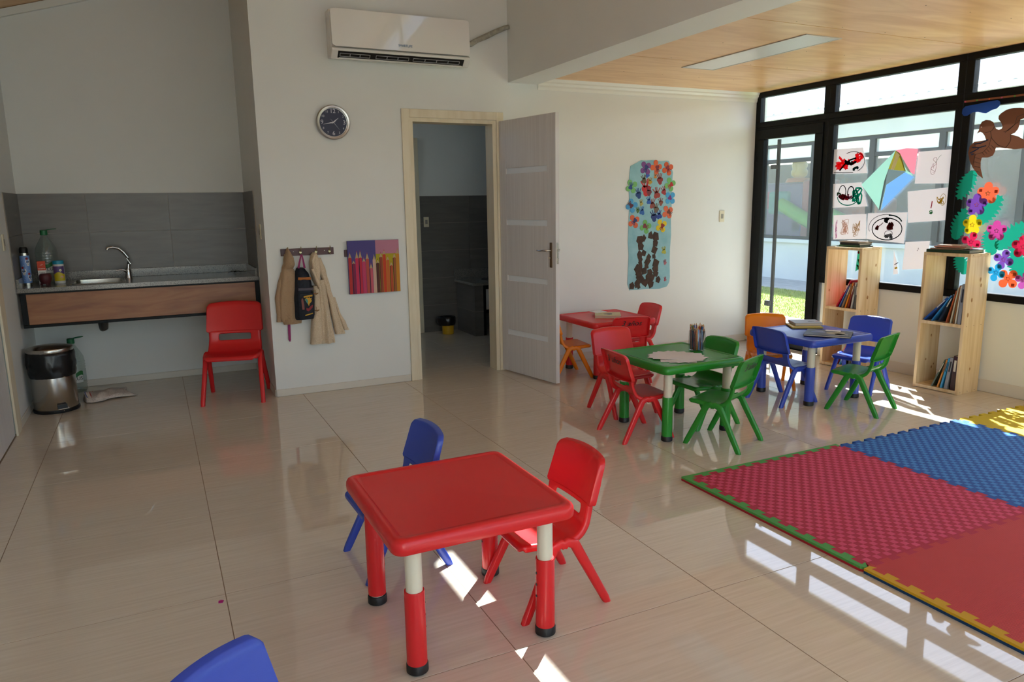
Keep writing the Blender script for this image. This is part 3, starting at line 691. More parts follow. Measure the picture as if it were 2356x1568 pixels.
def clothbody(rows, nu=22, folds=0, famp=0, seed=0, ymin=-.012, ph=0):
    """rows: (z, xl, xr, depth). closed soft body hanging against the wall (y<0)"""
    b = MB(); ls = []; r = random.Random(seed); n = nu*2; Zs = [q[0] for q in rows]; H = max(Zs)-min(Zs) or 1
    for z, xl, xr, d in rows:
        lp = []
        for i in range(n):
            a = 2*pi*i/n; c, s_ = cos(a), sin(a)
            u = (1-c)/2; x = xl+(xr-xl)*u
            low = (max(Zs)-z)/H
            f = famp*low*sin(u*pi*2*folds+ph+low*1.3) if s_ > 0 else 0
            y = ymin-(d*max(0, s_)**.6+f*max(0, s_)) if s_ > 0 else ymin
            nz = mathutils.noise.noise(Vector((x*18+seed, z*14, seed)))
            lp.append((x, min(y-.006*nz*(s_ > 0), ymin+.002), z+.004*nz))
        ls.append(lp)
    loops(b, ls); return b
def interp(rows, k=4):
    out = []
    for a, b_ in zip(rows, rows[1:]):
        for i in range(k): t = i/k; t2 = t*t*(3-2*t)*.5+t*.5; out.append(tuple(x+(y-x)*(t if j == 0 else t2) for j, (x, y) in enumerate(zip(a, b_))))
    return out+[rows[-1]]
HOOD = textured('tan_dotted_fleece', [(.0, '8a6242'), (.16, 'a38566'), (.3, 'ab8e70')], nscale=95, kind='voronoi', rough=.95, bump=.2)
HOOD2 = textured('tan_fleece', [(.3, '9d8062'), (.7, 'ab8e70')], nscale=120, rough=.95, bump=.3)
hj = thing('hooded_jacket', 'tan dotted hooded jacket hanging from first hook of the rail', 'jacket')
clothbody(interp([(.565, .072, .213, .03), (.60, .06, .215, .045), (.74, .058, .205, .055), (.88, .085, .19, .055), (.965, .10, .175, .045), (.99, .11, .168, .03)]), folds=2, famp=.008, seed=1).build('body', HOOD, hj, smooth=70)
clothbody(interp([(.545, .085, .212, .03), (.57, .078, .216, .038), (.585, .076, .216, .036)]), seed=2, ymin=-.014).build('hem_band', HOOD2, hj, smooth=70)
clothbody(interp([(.565, .036, .07, .02), (.62, .04, .085, .03), (.74, .036, .09, .035), (.84, .06, .10, .035), (.93, .09, .12, .03)]), seed=3, ymin=-.008).build('sleeve', HOOD, hj, smooth=70)
clothbody(interp([(.66, .195, .215, .02), (.72, .198, .235, .03), (.80, .185, .252, .035), (.86, .175, .22, .035), (.95, .15, .185, .03)]), seed=4, ymin=-.008).build('sleeve', HOOD, hj, smooth=70)
clothbody(interp([(.955, .098, .178, .05), (.985, .112, .19, .07), (1.03, .118, .185, .066), (1.07, .130, .168, .055), (1.095, .139, .155, .042), (1.103, .143, .150, .035)]), seed=5, ymin=-.02).build('hood', HOOD2, hj, smooth=70)
st = MB(); st.sweep([(.125, -.03, 1.06), (.118, -.022, 1.02), (.115, -.02, .97)], [(.008, .002)]*3, 6); st.build('drawstring', HOOD2, hj)

NAVY = textured('navy_canvas', [(.3, '10151f'), (.7, '1b2230')], nscale=60, rough=.8, bump=.2)
PINKS = mat('magenta_strap', '8e2560', .7)
bp_ = thing('school_backpack', 'small navy backpack with magenta straps hanging between the coats', 'backpack')
clothbody(interp([(.575, .165, .285, .06), (.60, .16, .292, .085), (.72, .16, .302, .095), (.84, .175, .300, .095), (.91, .185, .285, .08), (.95, .20, .262, .05), (.957, .21, .25, .03)]), seed=6, ymin=-.012).build('bag', NAVY, bp_, smooth=70)
def onbag(nm, rows, m, ymin): clothbody(rows, seed=8, ymin=ymin).build(nm, m, bp_, smooth=70)
onbag('front_pocket', interp([(.585, .185, .288, .02), (.62, .182, .298, .028), (.75, .185, .302, .028), (.775, .19, .296, .02)]), NAVY, -.098)
onbag('zip_band', interp([(.795, .19, .300, .004), (.805, .19, .301, .008), (.813, .19, .300, .004)]), mat('grey_band', '4a4550', .6), -.104)
onbag('orange_band', interp([(.872, .195, .290, .003), (.88, .195, .291, .008), (.893, .197, .288, .003)]), mat('orange_band', 'a8642a', .7), -.096)
YP, TP, RP = mat('bag_print_yellow', 'c4951a', .6), mat('bag_print_teal', '3c8c88', .6), mat('bag_print_red', '8e1f26', .6)
yy = -.132
MB().prism([(.222, .758), (.285, .765), (.284, .753), (.222, .747)], yy, yy+.003, 'y').build('print_shape', YP, bp_)
MB().prism([(.236, .742), (.246, .748), (.254, .742), (.262, .749), (.268, .74), (.28, .742), (.274, .732), (.278, .72), (.268, .708), (.26, .70), (.255, .682), (.248, .70), (.238, .715), (.228, .73)], yy, yy+.003, 'y').build('print_shape', YP, bp_)
MB().prism([(.230, .735), (.244, .737), (.250, .72), (.246, .70), (.236, .716)], yy-.001, yy+.002, 'y').build('print_shape', TP, bp_)
MB().prism([(.235, .672), (.25, .665), (.27, .685), (.284, .69), (.28, .672), (.265, .655), (.25, .645), (.236, .652)], yy, yy+.003, 'y').build('print_shape', RP, bp_)
MB().prism([(.21, .745), (.216, .735), (.222, .70), (.222, .66), (.206, .66), (.204, .70), (.203, .73)], yy, yy+.003, 'y').build('print_shape', mat('bag_print_rose', '7a4038', .6), bp_)
MB().prism([(.225, .62), (.28, .632), (.28, .625), (.225, .612)], yy, yy+.003, 'y').build('print_shape', YP, bp_)
for a, b_ in (((.238, -.05, 1.055), (.212, -.05, .955)), ((.242, -.05, 1.055), (.256, -.05, .955))):
    q = MB(); q.sweep([a, ((a[0]+b_[0])/2, -.052, 1.01), b_], [(.005, .002), (.007, .002), (.009, .002)], 6, up=(0, 1, 0)); q.build('hanging_loop', PINKS, bp_)
q = MB(); q.sweep([(.125, -.012, .60), (.122, -.012, .50), (.120, -.012, .425), (.122, -.012, .412)], [(.011, .002), (.011, .002), (.010, .002), (.003, .002)], 6, up=(0, 1, 0)); q.build('hanging_strap', PINKS, bp_)

CREAMF = textured('cream_boucle', [(.3, 'c6b094'), (.7, 'dccab0')], nscale=150, rough=.97, bump=.5)
cc = thing('hooded_coat', 'long cream knitted hooded coat with toggles on third hook', 'coat')
clothbody(interp([(.385, .262, .352, .05), (.42, .268, .36, .06), (.60, .285, .358, .06), (.75, .305, .352, .055), (.82, .305, .35, .045)], 5), folds=1, famp=.006, seed=11, ymin=-.03).build('front_panel', CREAMF, cc, smooth=70)
clothbody(interp([(.378, .342, .452, .04), (.42, .340, .448, .055), (.60, .345, .425, .06), (.76, .345, .41, .055), (.86, .34, .40, .045)], 5), folds=2, famp=.016, seed=12, ymin=-.014).build('skirt_panel', CREAMF, cc, smooth=70)
clothbody(interp([(.44, .458, .535, .03), (.50, .448, .515, .04), (.65, .425, .475, .045), (.80, .40, .44, .04), (.93, .36, .415, .04), (1.02, .34, .385, .03)], 5), folds=1, famp=.01, seed=13, ymin=-.010).build('skirt_panel', CREAMF, cc, smooth=70)
clothbody(interp([(.465, .53, .568, .015), (.50, .515, .552, .02), (.62, .48, .50, .02), (.72, .455, .475, .015)], 4), seed=14, ymin=-.006).build('hem_corner', CREAMF, cc, smooth=70)
clothbody(interp([(.80, .335, .352, .05), (.86, .31, .36, .075), (.93, .295, .366, .085), (.99, .293, .366, .085), (1.04, .305, .355, .07), (1.065, .322, .345, .05)], 5), seed=15, ymin=-.03).build('hood', CREAMF, cc, smooth=70)
q = MB(); q.sweep([(.35, -.10, .80), (.325, -.115, .87), (.305, -.112, .95), (.312, -.105, 1.01), (.33, -.09, 1.05)], [.010, .013, .013, .012, .010], 8); q.build('hood_edge', CREAMF, cc, smooth=70)
for z in (.765, .64):
    q = MB(); q.sweep([(.300, -.098, z+.004), (.318, -.103, z), (.335, -.098, z+.006)], [.003, .006, .003], 8); q.sweep([(.318, -.095, z), (.312, -.098, z+.03)], .002, 5); q.build('toggle', mat('toggle_wood', '8a6238', .5), cc, smooth=60)

# canvas with printed pencils
cv = thing('canvas_picture', 'square canvas picture of coloured pencils beside the coats', 'picture', (0, 0, 0))
cx0, cx1, cz0, cz1, cy = .583, .982, .737, 1.138, -.036
MB().box(cx0, cx1, cy, -.016, cz0, cz1).build('canvas', mat('canvas_purple', '4a4382', .75), cv)
def flat(pts, m, nm='print', d=0): return MB().prism([(cx0+(cx1-cx0)*a, cz0+(cz1-cz0)*b_) for a, b_ in pts], cy-.0006-d, cy, 'y').build(nm, m, cv)
flat([(.535, .74), (1, .74), (1, 1), (.535, 1)], mat('canvas_pink', 'b5798f', .75)); flat([(.535, 0), (1, 0), (1, .74), (.535, .74)], mat('canvas_yellow', 'a89a18', .75))
pens = [('b02a26', .68, .80), ('7c1642', .57, .66), ('c22850', .67, .82), ('b8203c', .675, .83), ('c03a62', .60, .70), ('b04a3c', .65, .78), ('c05566', .47, .58), ('c9a492', .63, .74), ('54241e', .56, .66), ('8c3f26', .67, .78), ('c03a1a', .72, .83), ('bc6228', .61, .71), ('b04a24', .50, .60), ('94552c', .65, .76), ('c4801c', .72, .84)]
for i, (c, b_, tp) in enumerate(pens):
    u0, u1 = i/15+.004, (i+1)/15-.002; um = (u0+u1)/2; m_ = mat('pen_'+c, c, .7)
    flat([(u0, 0), (u1, 0), (u1, b_), (um, b_+.012), (u0, b_)], m_, 'pencil_print', .0003)
    flat([(u0, 0), (u0+.011, 0), (u0+.011, b_), (u0, b_)], mat('pen_edge', '3a1a18', .75), 'pencil_print', .0006) if i in (1, 3, 6, 8, 9, 12, 13) else None
    flat([(u0, b_), (um, b_+.012), (u1, b_), (um+.004, tp-.03), (um-.004, tp-.03)], mat('pen_wood', 'b39a74', .75), 'pencil_print', .0004)
    flat([(um-.006, tp-.035), (um+.006, tp-.035), (um, tp)], m_, 'pencil_print', .0005)

# ------------------------------------------------------------------ tree collage on the wall
tcx0, tcx1, tz0, tz1 = 3.145, 3.625, .598, 1.757
tcg = thing('tree_collage', 'children paper collage of a flowering tree on blue paper', 'collage')
edge = []
r_ = random.Random(3)
def wob(): return r_.uniform(-.006, .006)
edge += [(tcx0+.02+wob(), tz0), *[(tcx0+.05+.37*k/6, tz0+wob()) for k in range(6)], (tcx1-.04, tz0+.01), (tcx1-.012, tz0+.05)]
edge += [(tcx1-.01+wob(), tz0+.1+k*.13) for k in range(7)]+[(tcx1, tz1-.10), (tcx1-.05, tz1)]+[(tcx1-.08-k*.055, tz1+wob()) for k in range(6)]+[(tcx0+.01, tz1-.05)]
edge += [(tcx0+wob(), tz1-.12-k*.12) for k in range(8)]+[(tcx0-.005, tz0+.06)]
MB().prism(edge, -.004, 0, 'y').build('backing_paper', textured('light_blue_paper', [(.3, '7fb0bb'), (.7, '97c2ca')], nscale=9, rough=.8, bump=.4), tcg)
def px(u, v): return (3.10+u*.2168*4.866/1384*4.75/1.0*0+((1400+u*.2168)-1446)*(3.623-3.135)/(1548-1446)+3.135-3.10, 1.752-((340+v*.2168)-370)*(1.752-.605)/(663-370))
def blossom(cx, cz, r, rot=0, n=4, k=.42, seg=40):
    """outline of n round petals"""
    pts = []; c0, c1 = (.62, .38) if n >= 5 else (.61, .39)
    if k > .55: c0, c1 = .45, .55
    for i in range(seg):
        a = 2*pi*i/seg; best = r*.36
        for m_ in range(n):
            d = a-rot-2*pi*m_/n; d = (d+pi) % (2*pi)-pi; q = (c1*r)**2-(c0*r*sin(d))**2
            if q > 0 and cos(d) > 0: best = max(best, c0*r*cos(d)+math.sqrt(q))
        pts.append((cx+best*cos(a), cz+best*sin(a)))
    return pts
fl_ = [(390, 210, '7a4a86', .6), (500, 200, 'd8663c', .1), (625, 215, 'd05e36', .4), (245, 400, '72b06a', .5), (655, 380, '72b46a', .3), (250, 600, '4a9acb', .2), (660, 525, '4aa0d4', .78), (635, 675, 'd56a48', .55), (275, 765, 'd06440', .5), (400, 825, '6cac60', .2), (570, 820, 'd8bf24', .5)]
paints = ['24306c', '7c2430', '8c2026', '1d3f86', 'b01c20', '5c2030', '30568c', '6a3020']
for k, (u, v, c, rt) in enumerate(fl_):
    x, z = px(u, v)
    f_ = MB().prism(blossom(x, z, .064, rt, 4, .4, 56), -.0065, -.004, 'y').build('paper_flower', mat('craft_'+c, c, .75), tcg)
    q = MB(); cxx, czz = x+r_.uniform(-.015, .015), z+r_.uniform(-.01, .01); an = r_.uniform(0, 6)
    q.prism(blossom(cxx, czz, .024, an, 3, .7, 16), -.0071, -.0065, 'y')
    if k != 6:
        for j in range(4):
            a = an+.35*j-.5; ribbon(q, [(cxx+.018*cos(a), czz+.018*sin(a)), (cxx+.045*cos(a), czz+.045*sin(a))], .006, -.0071, -.0065, 'y')
    q.build('hand_print', mat('paint_'+paints[k % 8], paints[k % 8] if k != 6 else '7a2a7a', .5), f_)
for bi, (u, v, c, s_) in enumerate([(545, 340, '8c2a26', .028), (400, 440, 'b81c1c', .042), (430, 465, '6c1c2c', .024), (515, 490, '9c3a2e', .03), (320, 490, '1f3f7c', .026), (470, 600, '8c3c34', .026), (560, 575, '8a4a38', .02), (490, 730, '1c2f70', .03), (545, 715, '1c3a8c', .024), (360, 670, '2860a8', .022), (430, 560, '2a5cb0', .02), (410, 285, '2858b0', .018), (375, 340, '5a4a2c', .022), (440, 355, 'b0902c', .018), (495, 300, 'c07a20', .014), (590, 460, 'a02c2c', .022), (350, 580, 'b0a050', .016), (510, 645, '6a5848', .024), (315, 655, '4c7030', .015), (380, 210, '50407c', .018), (605, 1100, 'a8a83c', .02), (620, 1225, 'a0606c', .014), (625, 1410, 'a05060', .012)]):
    s_ *= 1.35; x, z = px(u, v); q = MB(); q.prism(blossom(x, z, s_, r_.uniform(0, 3), 3, .6, 14), -.0042-.00008*bi, -.004, 'y')
    for j in range(4): a = 1.2+.35*j+r_.uniform(-.1, .1); ribbon(q, [(x+s_*.5*cos(a), z+s_*.5*sin(a)), (x+s_*1.8*cos(a), z+s_*1.8*sin(a))], s_*.22, -.0042-.00008*bi, -.004, 'y')
    q.build('hand_print', mat('paint_'+c, c, .5), tcg)
BARK = textured('brown_paper_bark', [(.3, '33241b'), (.7, '4c3526')], nscale=30, rough=.8)
for bi, (u, v, s_) in enumerate([(340, 960, 40), (385, 945, 25), (352, 1035, 38), (340, 1120, 32), (385, 1110, 30), (350, 1175, 28), (350, 1220, 28), (510, 935, 42), (455, 920, 30), (510, 1000, 30), (500, 1080, 36), (495, 1145, 22), (440, 1150, 30), (425, 1200, 36), (415, 1250, 25), (515, 1225, 42), (515, 1280, 34), (330, 1275, 42), (335, 1320, 34), (395, 1300, 34), (325, 1360, 25), (365, 1390, 34), (455, 1320, 32), (450, 1380, 46), (515, 1335, 28), (480, 1375, 26), (545, 1400, 28), (265, 1455, 30), (320, 1430, 36), (335, 1465, 22), (405, 1430, 34), (465, 1445, 34)]):
    x, z = px(u, v); k = r_.randint(4, 5); a0 = r_.uniform(0, 2); s2 = s_*.00112
    MB().prism([(x+s2*r_.uniform(.75, 1.15)*cos(a0+2*pi*i/k), z+s2*1.15*r_.uniform(.75, 1.15)*sin(a0+2*pi*i/k)) for i in range(k)], -.0050-.00015*bi, -.004, 'y').build('bark_piece', BARK, tcg)

# ------------------------------------------------------------------ ceiling lamp
la = thing('ceiling_lamp', 'long recessed ceiling light panel in the wooden ceiling', 'ceiling light', (3.16, -1.47, ZC))
q = MB(); X_, Y_ = .155, .60
for bxx in ((-X_, X_, -Y_, -Y_+.012), (-X_, X_, Y_-.012, Y_), (-X_, -X_+.012, -Y_+.012, Y_-.012), (X_-.012, X_, -Y_+.012, Y_-.012)): q.box(*bxx, -.006, -.0005)
q.build('frame', mat('lamp_frame', 'b9b6b0', .4), la)
MB().box(-X_+.012, X_-.012, -Y_+.012, Y_-.012, -.004, -.0005).build('diffuser', mat('lamp_diffuser', 'dcdfdf', .25), la)

# ------------------------------------------------------------------ chairs
def side_path(sc_=1):
    return [(-.158, .243, .118), (-.160, .256, .128), (-.150, .266, .136), (-.11, .268, .142), (-.05, .263, .146), (.0, .259, .147), (.04, .262, .146), (.068, .278, .144), (.085, .303, .142), (.094, .335, .139), (.100, .372, .140)]
def make_shell():
    P = side_path(); b = MB(); U = [-1, -.93, -.8, -.62, -.55, -.3, 0, .3, .55, .62, .8, .93, 1]; nU = len(U)
    fine = []
    for a, c in zip(P, P[1:]):
        for i in range(2): t = i/2; fine.append(tuple(x+(y-x)*t for x, y in zip(a, c)))
    fine.append(P[-1])
    for y, z, w_ in fine:
        for u in U:
            dz = -.006*(1-u*u) if z < .29 and y > -.14 else 0
            dy = .012*(1-u*u) if z > .29 else 0
            b.v.append((u*w_, y+dy, z+dz))
    for j in range(len(fine)-1):
        zmid = (fine[j][1]+fine[j+1][1])/2
        for i in range(nU-1):
            if .322 < zmid < .362 and 3 <= i <= nU-5: continue
            b.f.append((j*nU+i, j*nU+i+1, (j+1)*nU+i+1, (j+1)*nU+i)); b.m.append(0)
    # turned-down rim along both sides and front
    n = len(fine)
    for side in (0, nU-1):
        base = len(b.v)
        for j in range(n):
            x, y, z = b.v[j*nU+side]; t = Vector((0, fine[min(j+1, n-1)][0]-fine[max(j-1, 0)][0], fine[min(j+1, n-1)][1]-fine[max(j-1, 0)][1])).normalized()
            nrm = Vector((0, t.z, -t.y)); h = .022
            b.v.append((x*1.01, y+nrm.y*h, z+nrm.z*h))
        for j in range(n-1): b.f.append((j*nU+side, (j+1)*nU+side, base+j+1, base+j)); b.m.append(0)
    return b
def make_back():
    b = MB(); nu, nv = 30, 8; zb, zt = .368, .522; Wb, Wt = .151, .145
    def pt(u, v):
        au = abs(u); z0 = zb-.004*(1-u*u)+.008*max(0, (au-.93)/.07)**2; z1 = zt+.006-.011*u*u-.016*max(0, (au-.86)/.14)**2.2
        z = z0+(z1-z0)*v; W = Wb+(Wt-Wb)*v; y = .099+.048*((z-.37)/.15)+.016*(1-u*u)
        return (u*W, y, z)
    cu = [-1+2*i/nu for i in range(nu+1)]; cu = [math.copysign(1-(1-abs(c))**1.25, c) for c in cu]
    for j in range(nv+1):
        for i in range(nu+1): b.v.append(pt(cu[i], j/nv))
    for j in range(nv):
        for i in range(nu): b.f.append((j*(nu+1)+i, j*(nu+1)+i+1, (j+1)*(nu+1)+i+1, (j+1)*(nu+1)+i)); b.m.append(0)
    ring = [i for i in range(nu+1)]+[j*(nu+1)+nu for j in range(1, nv+1)]+[nv*(nu+1)+i for i in range(nu-1, -1, -1)]+[j*(nu+1) for j in range(nv-1, 0, -1)]
    L = len(ring); prev = ring
    for dy, g_ in ((.003, .0018), (.022, .0035)):
        base = len(b.v)
        for r in ring: x, y, z = b.v[r]; b.v.append((x*(1+g_*6), y+dy, z+(g_ if z > .45 else -g_)))
        for k in range(L): b.f.append((prev[k], prev[(k+1) % L], base+(k+1) % L, base+k)); b.m.append(0)
        prev = list(range(base, base+L))
    return b
def solid(o, t, off=1, sub=1):
    s = o.modifiers.new('s', 'SOLIDIFY'); s.thickness = t; s.offset = off
    if sub: s2 = o.modifiers.new('u', 'SUBSURF'); s2.levels = 1; s2.render_levels = 1
    baked(o); o.data.polygons.foreach_set('use_smooth', [True]*len(o.data.polygons)); return o.data
tmp = make_shell().build('seat', RED, None, smooth=180); SEAT = solid(tmp, .0055, 0); bpy.data.objects.remove(tmp)
tmp = make_back().build('backrest', RED, None, smooth=180); BACK = solid(tmp, .005, 0, 0); BACK.set_sharp_from_angle(angle=math.radians(50)); bpy.data.objects.remove(tmp)
def leg_mesh(sx, front):
    b = MB(); x0, x1 = sx*.146, sx*.158
    if front: pts = [(x0, .012, .243), (x0, -.012, .254), (x0, -.038, .244), (x0, -.058, .205), (x1, -.150, .018), (x1, -.158, 0)]
    else: pts = [(x0, -.012, .243), (x0, .014, .254), (x0, .042, .243), (x0, .062, .205), (x1, .160, .018), (x1, .168, 0)]
    rad = [(.013, .012), (.017, .0125), (.019, .0125), (.018, .0125), (.0155, .0115), (.0155, .0115)]
    b.sweep(pts, [(a, c) for a, c in rad], 12, sq=.62, up=(0, 1, 0) if False else (1, 0, 0)); 
    return b
def fix(b):  # flatten foot soles
    b.v = [(x, y, max(z, 0)) if z > .01 else (x, y, 0) for x, y, z in b.v]; return b
LEGS = [fix(leg_mesh(s_, f_)).mesh('leg', RED, 50) for s_ in (-1, 1) for f_ in (True, False)]
def swapmat(me, m):
    q = me.copy(); q.materials.clear(); q.materials.append(m); return q
SETS = {}
def chair(colr, loc, face, label, scale=1, group='small plastic chairs', wr=False):
    if colr.name not in SETS: SETS[colr.name] = [swapmat(m_, colr) for m_ in [SEAT, BACK]+LEGS]
    S = SETS[colr.name]; a = math.atan2(face[0], -face[1])
    t = thing('child_chair', label, 'chair', (loc[0], loc[1], 0), a, group); t.scale = (scale,)*3
    link('seat', S[0], t); bk = link('backrest', S[1], t)
    for k in range(4): link('leg', S[2+k], t)
    if wr: text('marker_writing', '3 años', .062, INK, bk, (0, .1560, .474), (math.radians(90+17.7), 0, pi), .0003, shear=.25)
    return t
chair(RED, (-.265, .145), (-.23, -.97), 'larger red plastic chair standing in front of the kitchenette counter', 1.31)
chair(RED, (.44, -3.395), (-1, 0), 'glossy red plastic chair at right side of the nearest red table')
chair(BLUE, (.035, -2.885), (-1, -.03), 'blue plastic chair behind the nearest red table')
chair(BLUE, (-.618, -4.30), (.66, -.75), 'blue plastic chair back cut off at the bottom left edge')
chair(ORANGE, (2.245, -.445), (1, -.13), 'orange plastic chair half hidden by the open door leaf')
chair(RED, (2.935, -.43), (-1, .03), 'red plastic chair at right end of the far red table')
chair(RED, (2.575, -.79), (.26, .965), 'red plastic chair with marker writing pulled to front of far red table', wr=True)
chair(RED, (2.05, -1.54), (0, -1), 'red plastic chair between the far red table and the green table', 1.03)
chair(RED, (1.83, -2.0), (1, -.08), 'red plastic chair with writing on its back at left of green table', wr=True)
chair(GREEN, (2.345, -1.988), (-1, .0), 'dark green plastic chair tucked under right side of green table')
chair(GREEN, (2.185, -2.375), (-.40, .917), 'green plastic chair with marker writing at front of green table', wr=True)
chair(ORANGE, (3.40, -1.50), (-.52, -.85), 'orange plastic chair behind the blue table near the glass door')
chair(BLUE, (3.185, -1.855), (1, 0), 'blue plastic chair seen from behind at left of blue table')
chair(BLUE, (3.88, -1.915), (-.965, -.26), 'blue plastic chair in sunlight between blue table and wooden shelf')
chair(GREEN, (3.468, -2.275), (-.30, .954), 'green plastic chair pulled up to front of the blue table')

# ------------------------------------------------------------------ tables
def table_top():
    b = MB(); S = .60
    def L(w_, r, z): return [(x, y, z) for x, y in rrect(w_, w_, max(r, .004), 6)]
    loops(b, [L(.50, .03, .425), L(S-.05, .03, .423), L(S-.010, .034, .418), L(S, .038, .424), L(S+.003, .040, .438), L(S, .038, .452), L(S-.010, .034, .461), L(S-.024, .030, .4655), L(S-.060, .022, .4655), L(S-.066, .02, .4620), L(S-.072, .018, .4615)])
    return b
TT = table_top(); LEGP = [(sx*.222, sy*.222) for sx in (-1, 1) for sy in (-1, 1)]
def table(colr, loc, label):
    t = thing('child_table', label, 'table', (*loc, 0), 0, 'square plastic tables with white and coloured legs')
    top = TT.build('tabletop', colr, t, smooth=50)
    up = MB().lathe([(.0255, .03), (.0255, .425)], n=24).mesh('leg', TUBE, 40)
    lo = MB(); lo.lathe([(.0315, .028), (.031, .262), (.030, .268), (.026, .268)], n=28, cap=False)
    lo = lo.mesh('leg_sleeve', colr, 40); ft = MB().lathe([(.029, 0), (.034, .004), (.034, .026), (.032, .031), (.0315, .031)], n=28).mesh('foot_cap', BLK, 40)
    hl = MB()
    for k in range(7): hl.lathe([(.0042, -.001), (.0042, .0012)], n=8)
    for x, y in LEGP:
        l = link('leg', up, t, (x, y, 0)); link('leg_sleeve', lo, l); link('foot_cap', ft, l)
        for z in (.22, .18, .14):
            MB().lathe([(.0042, 0), (.0042, .0012)], n=8).build('adjusting_hole', BLK, l, loc=(-.0312*(1 if x > 0 else -1), 0, z), rot=(0, -pi/2*(1 if x > 0 else -1), 0))
    return t
front_table = table(RED, (.098, -3.405), 'square red plastic table nearest to the camera')
for l in front_table.children:   # this leg is pushed further into its sleeve
    if l.name.startswith('leg') and l.location.x < 0 < l.location.y: [c for c in l.children if c.name.startswith('leg_sleeve')][0].scale.z = 1.30
table(RED, (2.615, -.455), 'square red plastic table beside the open door with a book on it')
table(GREEN, (2.13, -1.985), 'square green plastic table with white paper sheets')
table(BLUE, (3.455, -1.83), 'square blue plastic table with books near the wooden shelves')

# ------------------------------------------------------------------ things on tables
def book(nm, label, w_, d, t, cover, loc, rot, group=None, pages='c9bfae', art=None):
    """lies flat: w_ x d, thickness t; spine along -x side"""
    o = thing(nm, label, 'book', loc, group=group, rot=rot)
    q = MB(); c = min(.0025, t*.18); q.box(0, w_, 0, d, 0, c); q.box(0, w_, 0, d, t-c, t); q.box(0, c, 0, d, c, t-c); q.build('cover', mat('cover_'+cover, cover, .5), o)
    MB().box(c, w_-.003, .003, d-.003, c, t-c).build('pages', mat('pages_'+pages, pages, .85), o)
    if art:
        for (u0, v0, u1, v1, cc_) in art: MB().prism(blossom((u0+u1)/2*w_, (v0+v1)/2*d, min(w_*(u1-u0), d*(v1-v0))/2, rnd.uniform(0, 3), 3, .7, 18), t, t+.0004, 'z').build('cover_print', mat('print_'+cc_, cc_, .4), o)
    return o
book('picture_book', 'cream covered picture book lying on the far red table', .21, .19, .022, 'c8bb8e', (2.475, -.51, .4622), (0, 0, -.55), art=[(.3, .3, .75, .75, '2e2a26'), (.1, .55, .35, .9, 'b9a35a')])
MB().prism([(.0, 0), (.12, .02), (.1, .14), (-.01, .1)], 0, .002, 'z').build('paper_note', PAPERW, None, loc=(2.56, -.40, .4845)) and None
tag(bpy.data.objects['paper_note'], 'small loose paper note on the book of the far red table', 'paper')
book('picture_book', 'thin yellow-edged book lowest on the blue table by its back edge', .22, .20, .010, 'b8a018', (3.43, -1.69, .466), (0, 0, -.55), pages='b8a85a')
book('picture_book', 'grey covered book topmost of the two stacked on blue table', .20, .17, .020, '8e949c', (3.49, -1.66, .4765), (0, 0, -.5), art=[(.55, .3, .8, .6, '3a4048'), (.85, .1, .98, .9, 'b0432e')])
book('atlas_book', 'large dark illustrated book lying at front of the blue table', .30, .235, .012, '1c1f26', (3.27, -1.94, .466), (0, 0, -.95), art=[(.1, .3, .45, .9, '4a5a80'), (.4, .2, .95, .8, '7d7440'), (.6, .1, .95, .5, '5c5a4c')])
q = MB(); q.prism(rrect(.10, .045, .008, 3), 0, .004, 'z'); tag(q.build('name_card', mat('card_white', 'd6cfc8', .6), None, loc=(3.53, -1.965, .4786), rot=(0, 0, -.9)), 'small pale card lying on the large dark book', 'card')
# paper fan on the green table
for k in range(6):
    a = (-.62, -.28, .02, .30, .62, .93)[k]; q = MB(); q.prism([(-.105, -.148), (.105, -.148), (.105, .148), (-.105, .148)], 0, .0006, 'z')
    o = q.build('paper_sheet', PAPERW, None, loc=(2.085+.006*rnd.uniform(-1, 1), -2.06+.006*rnd.uniform(-1, 1), .4622+k*.0009), rot=(0, 0, a))
    tag(o, 'topmost blank white sheet of the fanned pile on green table' if k == 5 else 'lowest blank white sheet of the fanned pile on green table' if k == 0 else 'blank white sheet in the middle of the fanned pile on green table', 'paper', 'blank sheets fanned out on the green table')
# jar of pencils
jr = thing('pencil_jar', 'clear jar standing on the green table packed with coloured pencils', 'jar', (2.325, -1.955, .4622))
MB().lathe([(.03, 0), (.048, .003), (.052, .012), (.053, .06), (.052, .12), (.046, .135), (.046, .14)], n=28, cap=False).build('jar_body', glassy('jar_glass', (.9, .93, .93), .10, .02), jr, smooth=60)
pc = ['b8481c', '2c4f8c', 'c98a1a', '1a1a20', '6c2018', '3a74a8', 'c9b23a', '7a2430', '20242c', '2a6a8c', 'b03a1c', '5a3a6a', 'c26a1c', '161616', '305a9c', '8c2a1c', 'c8a22c', '2c3a5c', '4a2418', '6a8c3a', 'b87a2c', '1c2430', '8a3a2c', '3a5c8c', '14141a', '8a2020', 'c07818', '1c1c28', '4a7cb0', '241c18', '6c3020', '20304a', 'b0982a', '101014', '50303c', '2c5c6c']
PN = {'b8481c': 'rust orange', '2c4f8c': 'blue', 'c98a1a': 'amber', '6c2018': 'dark maroon', '3a74a8': 'light blue', 'c9b23a': 'yellow', '2a6a8c': 'teal blue', '5a3a6a': 'violet', '6a8c3a': 'leaf green', 'b87a2c': 'ochre', '4a2418': 'dark brown', '7a2430': 'crimson'}
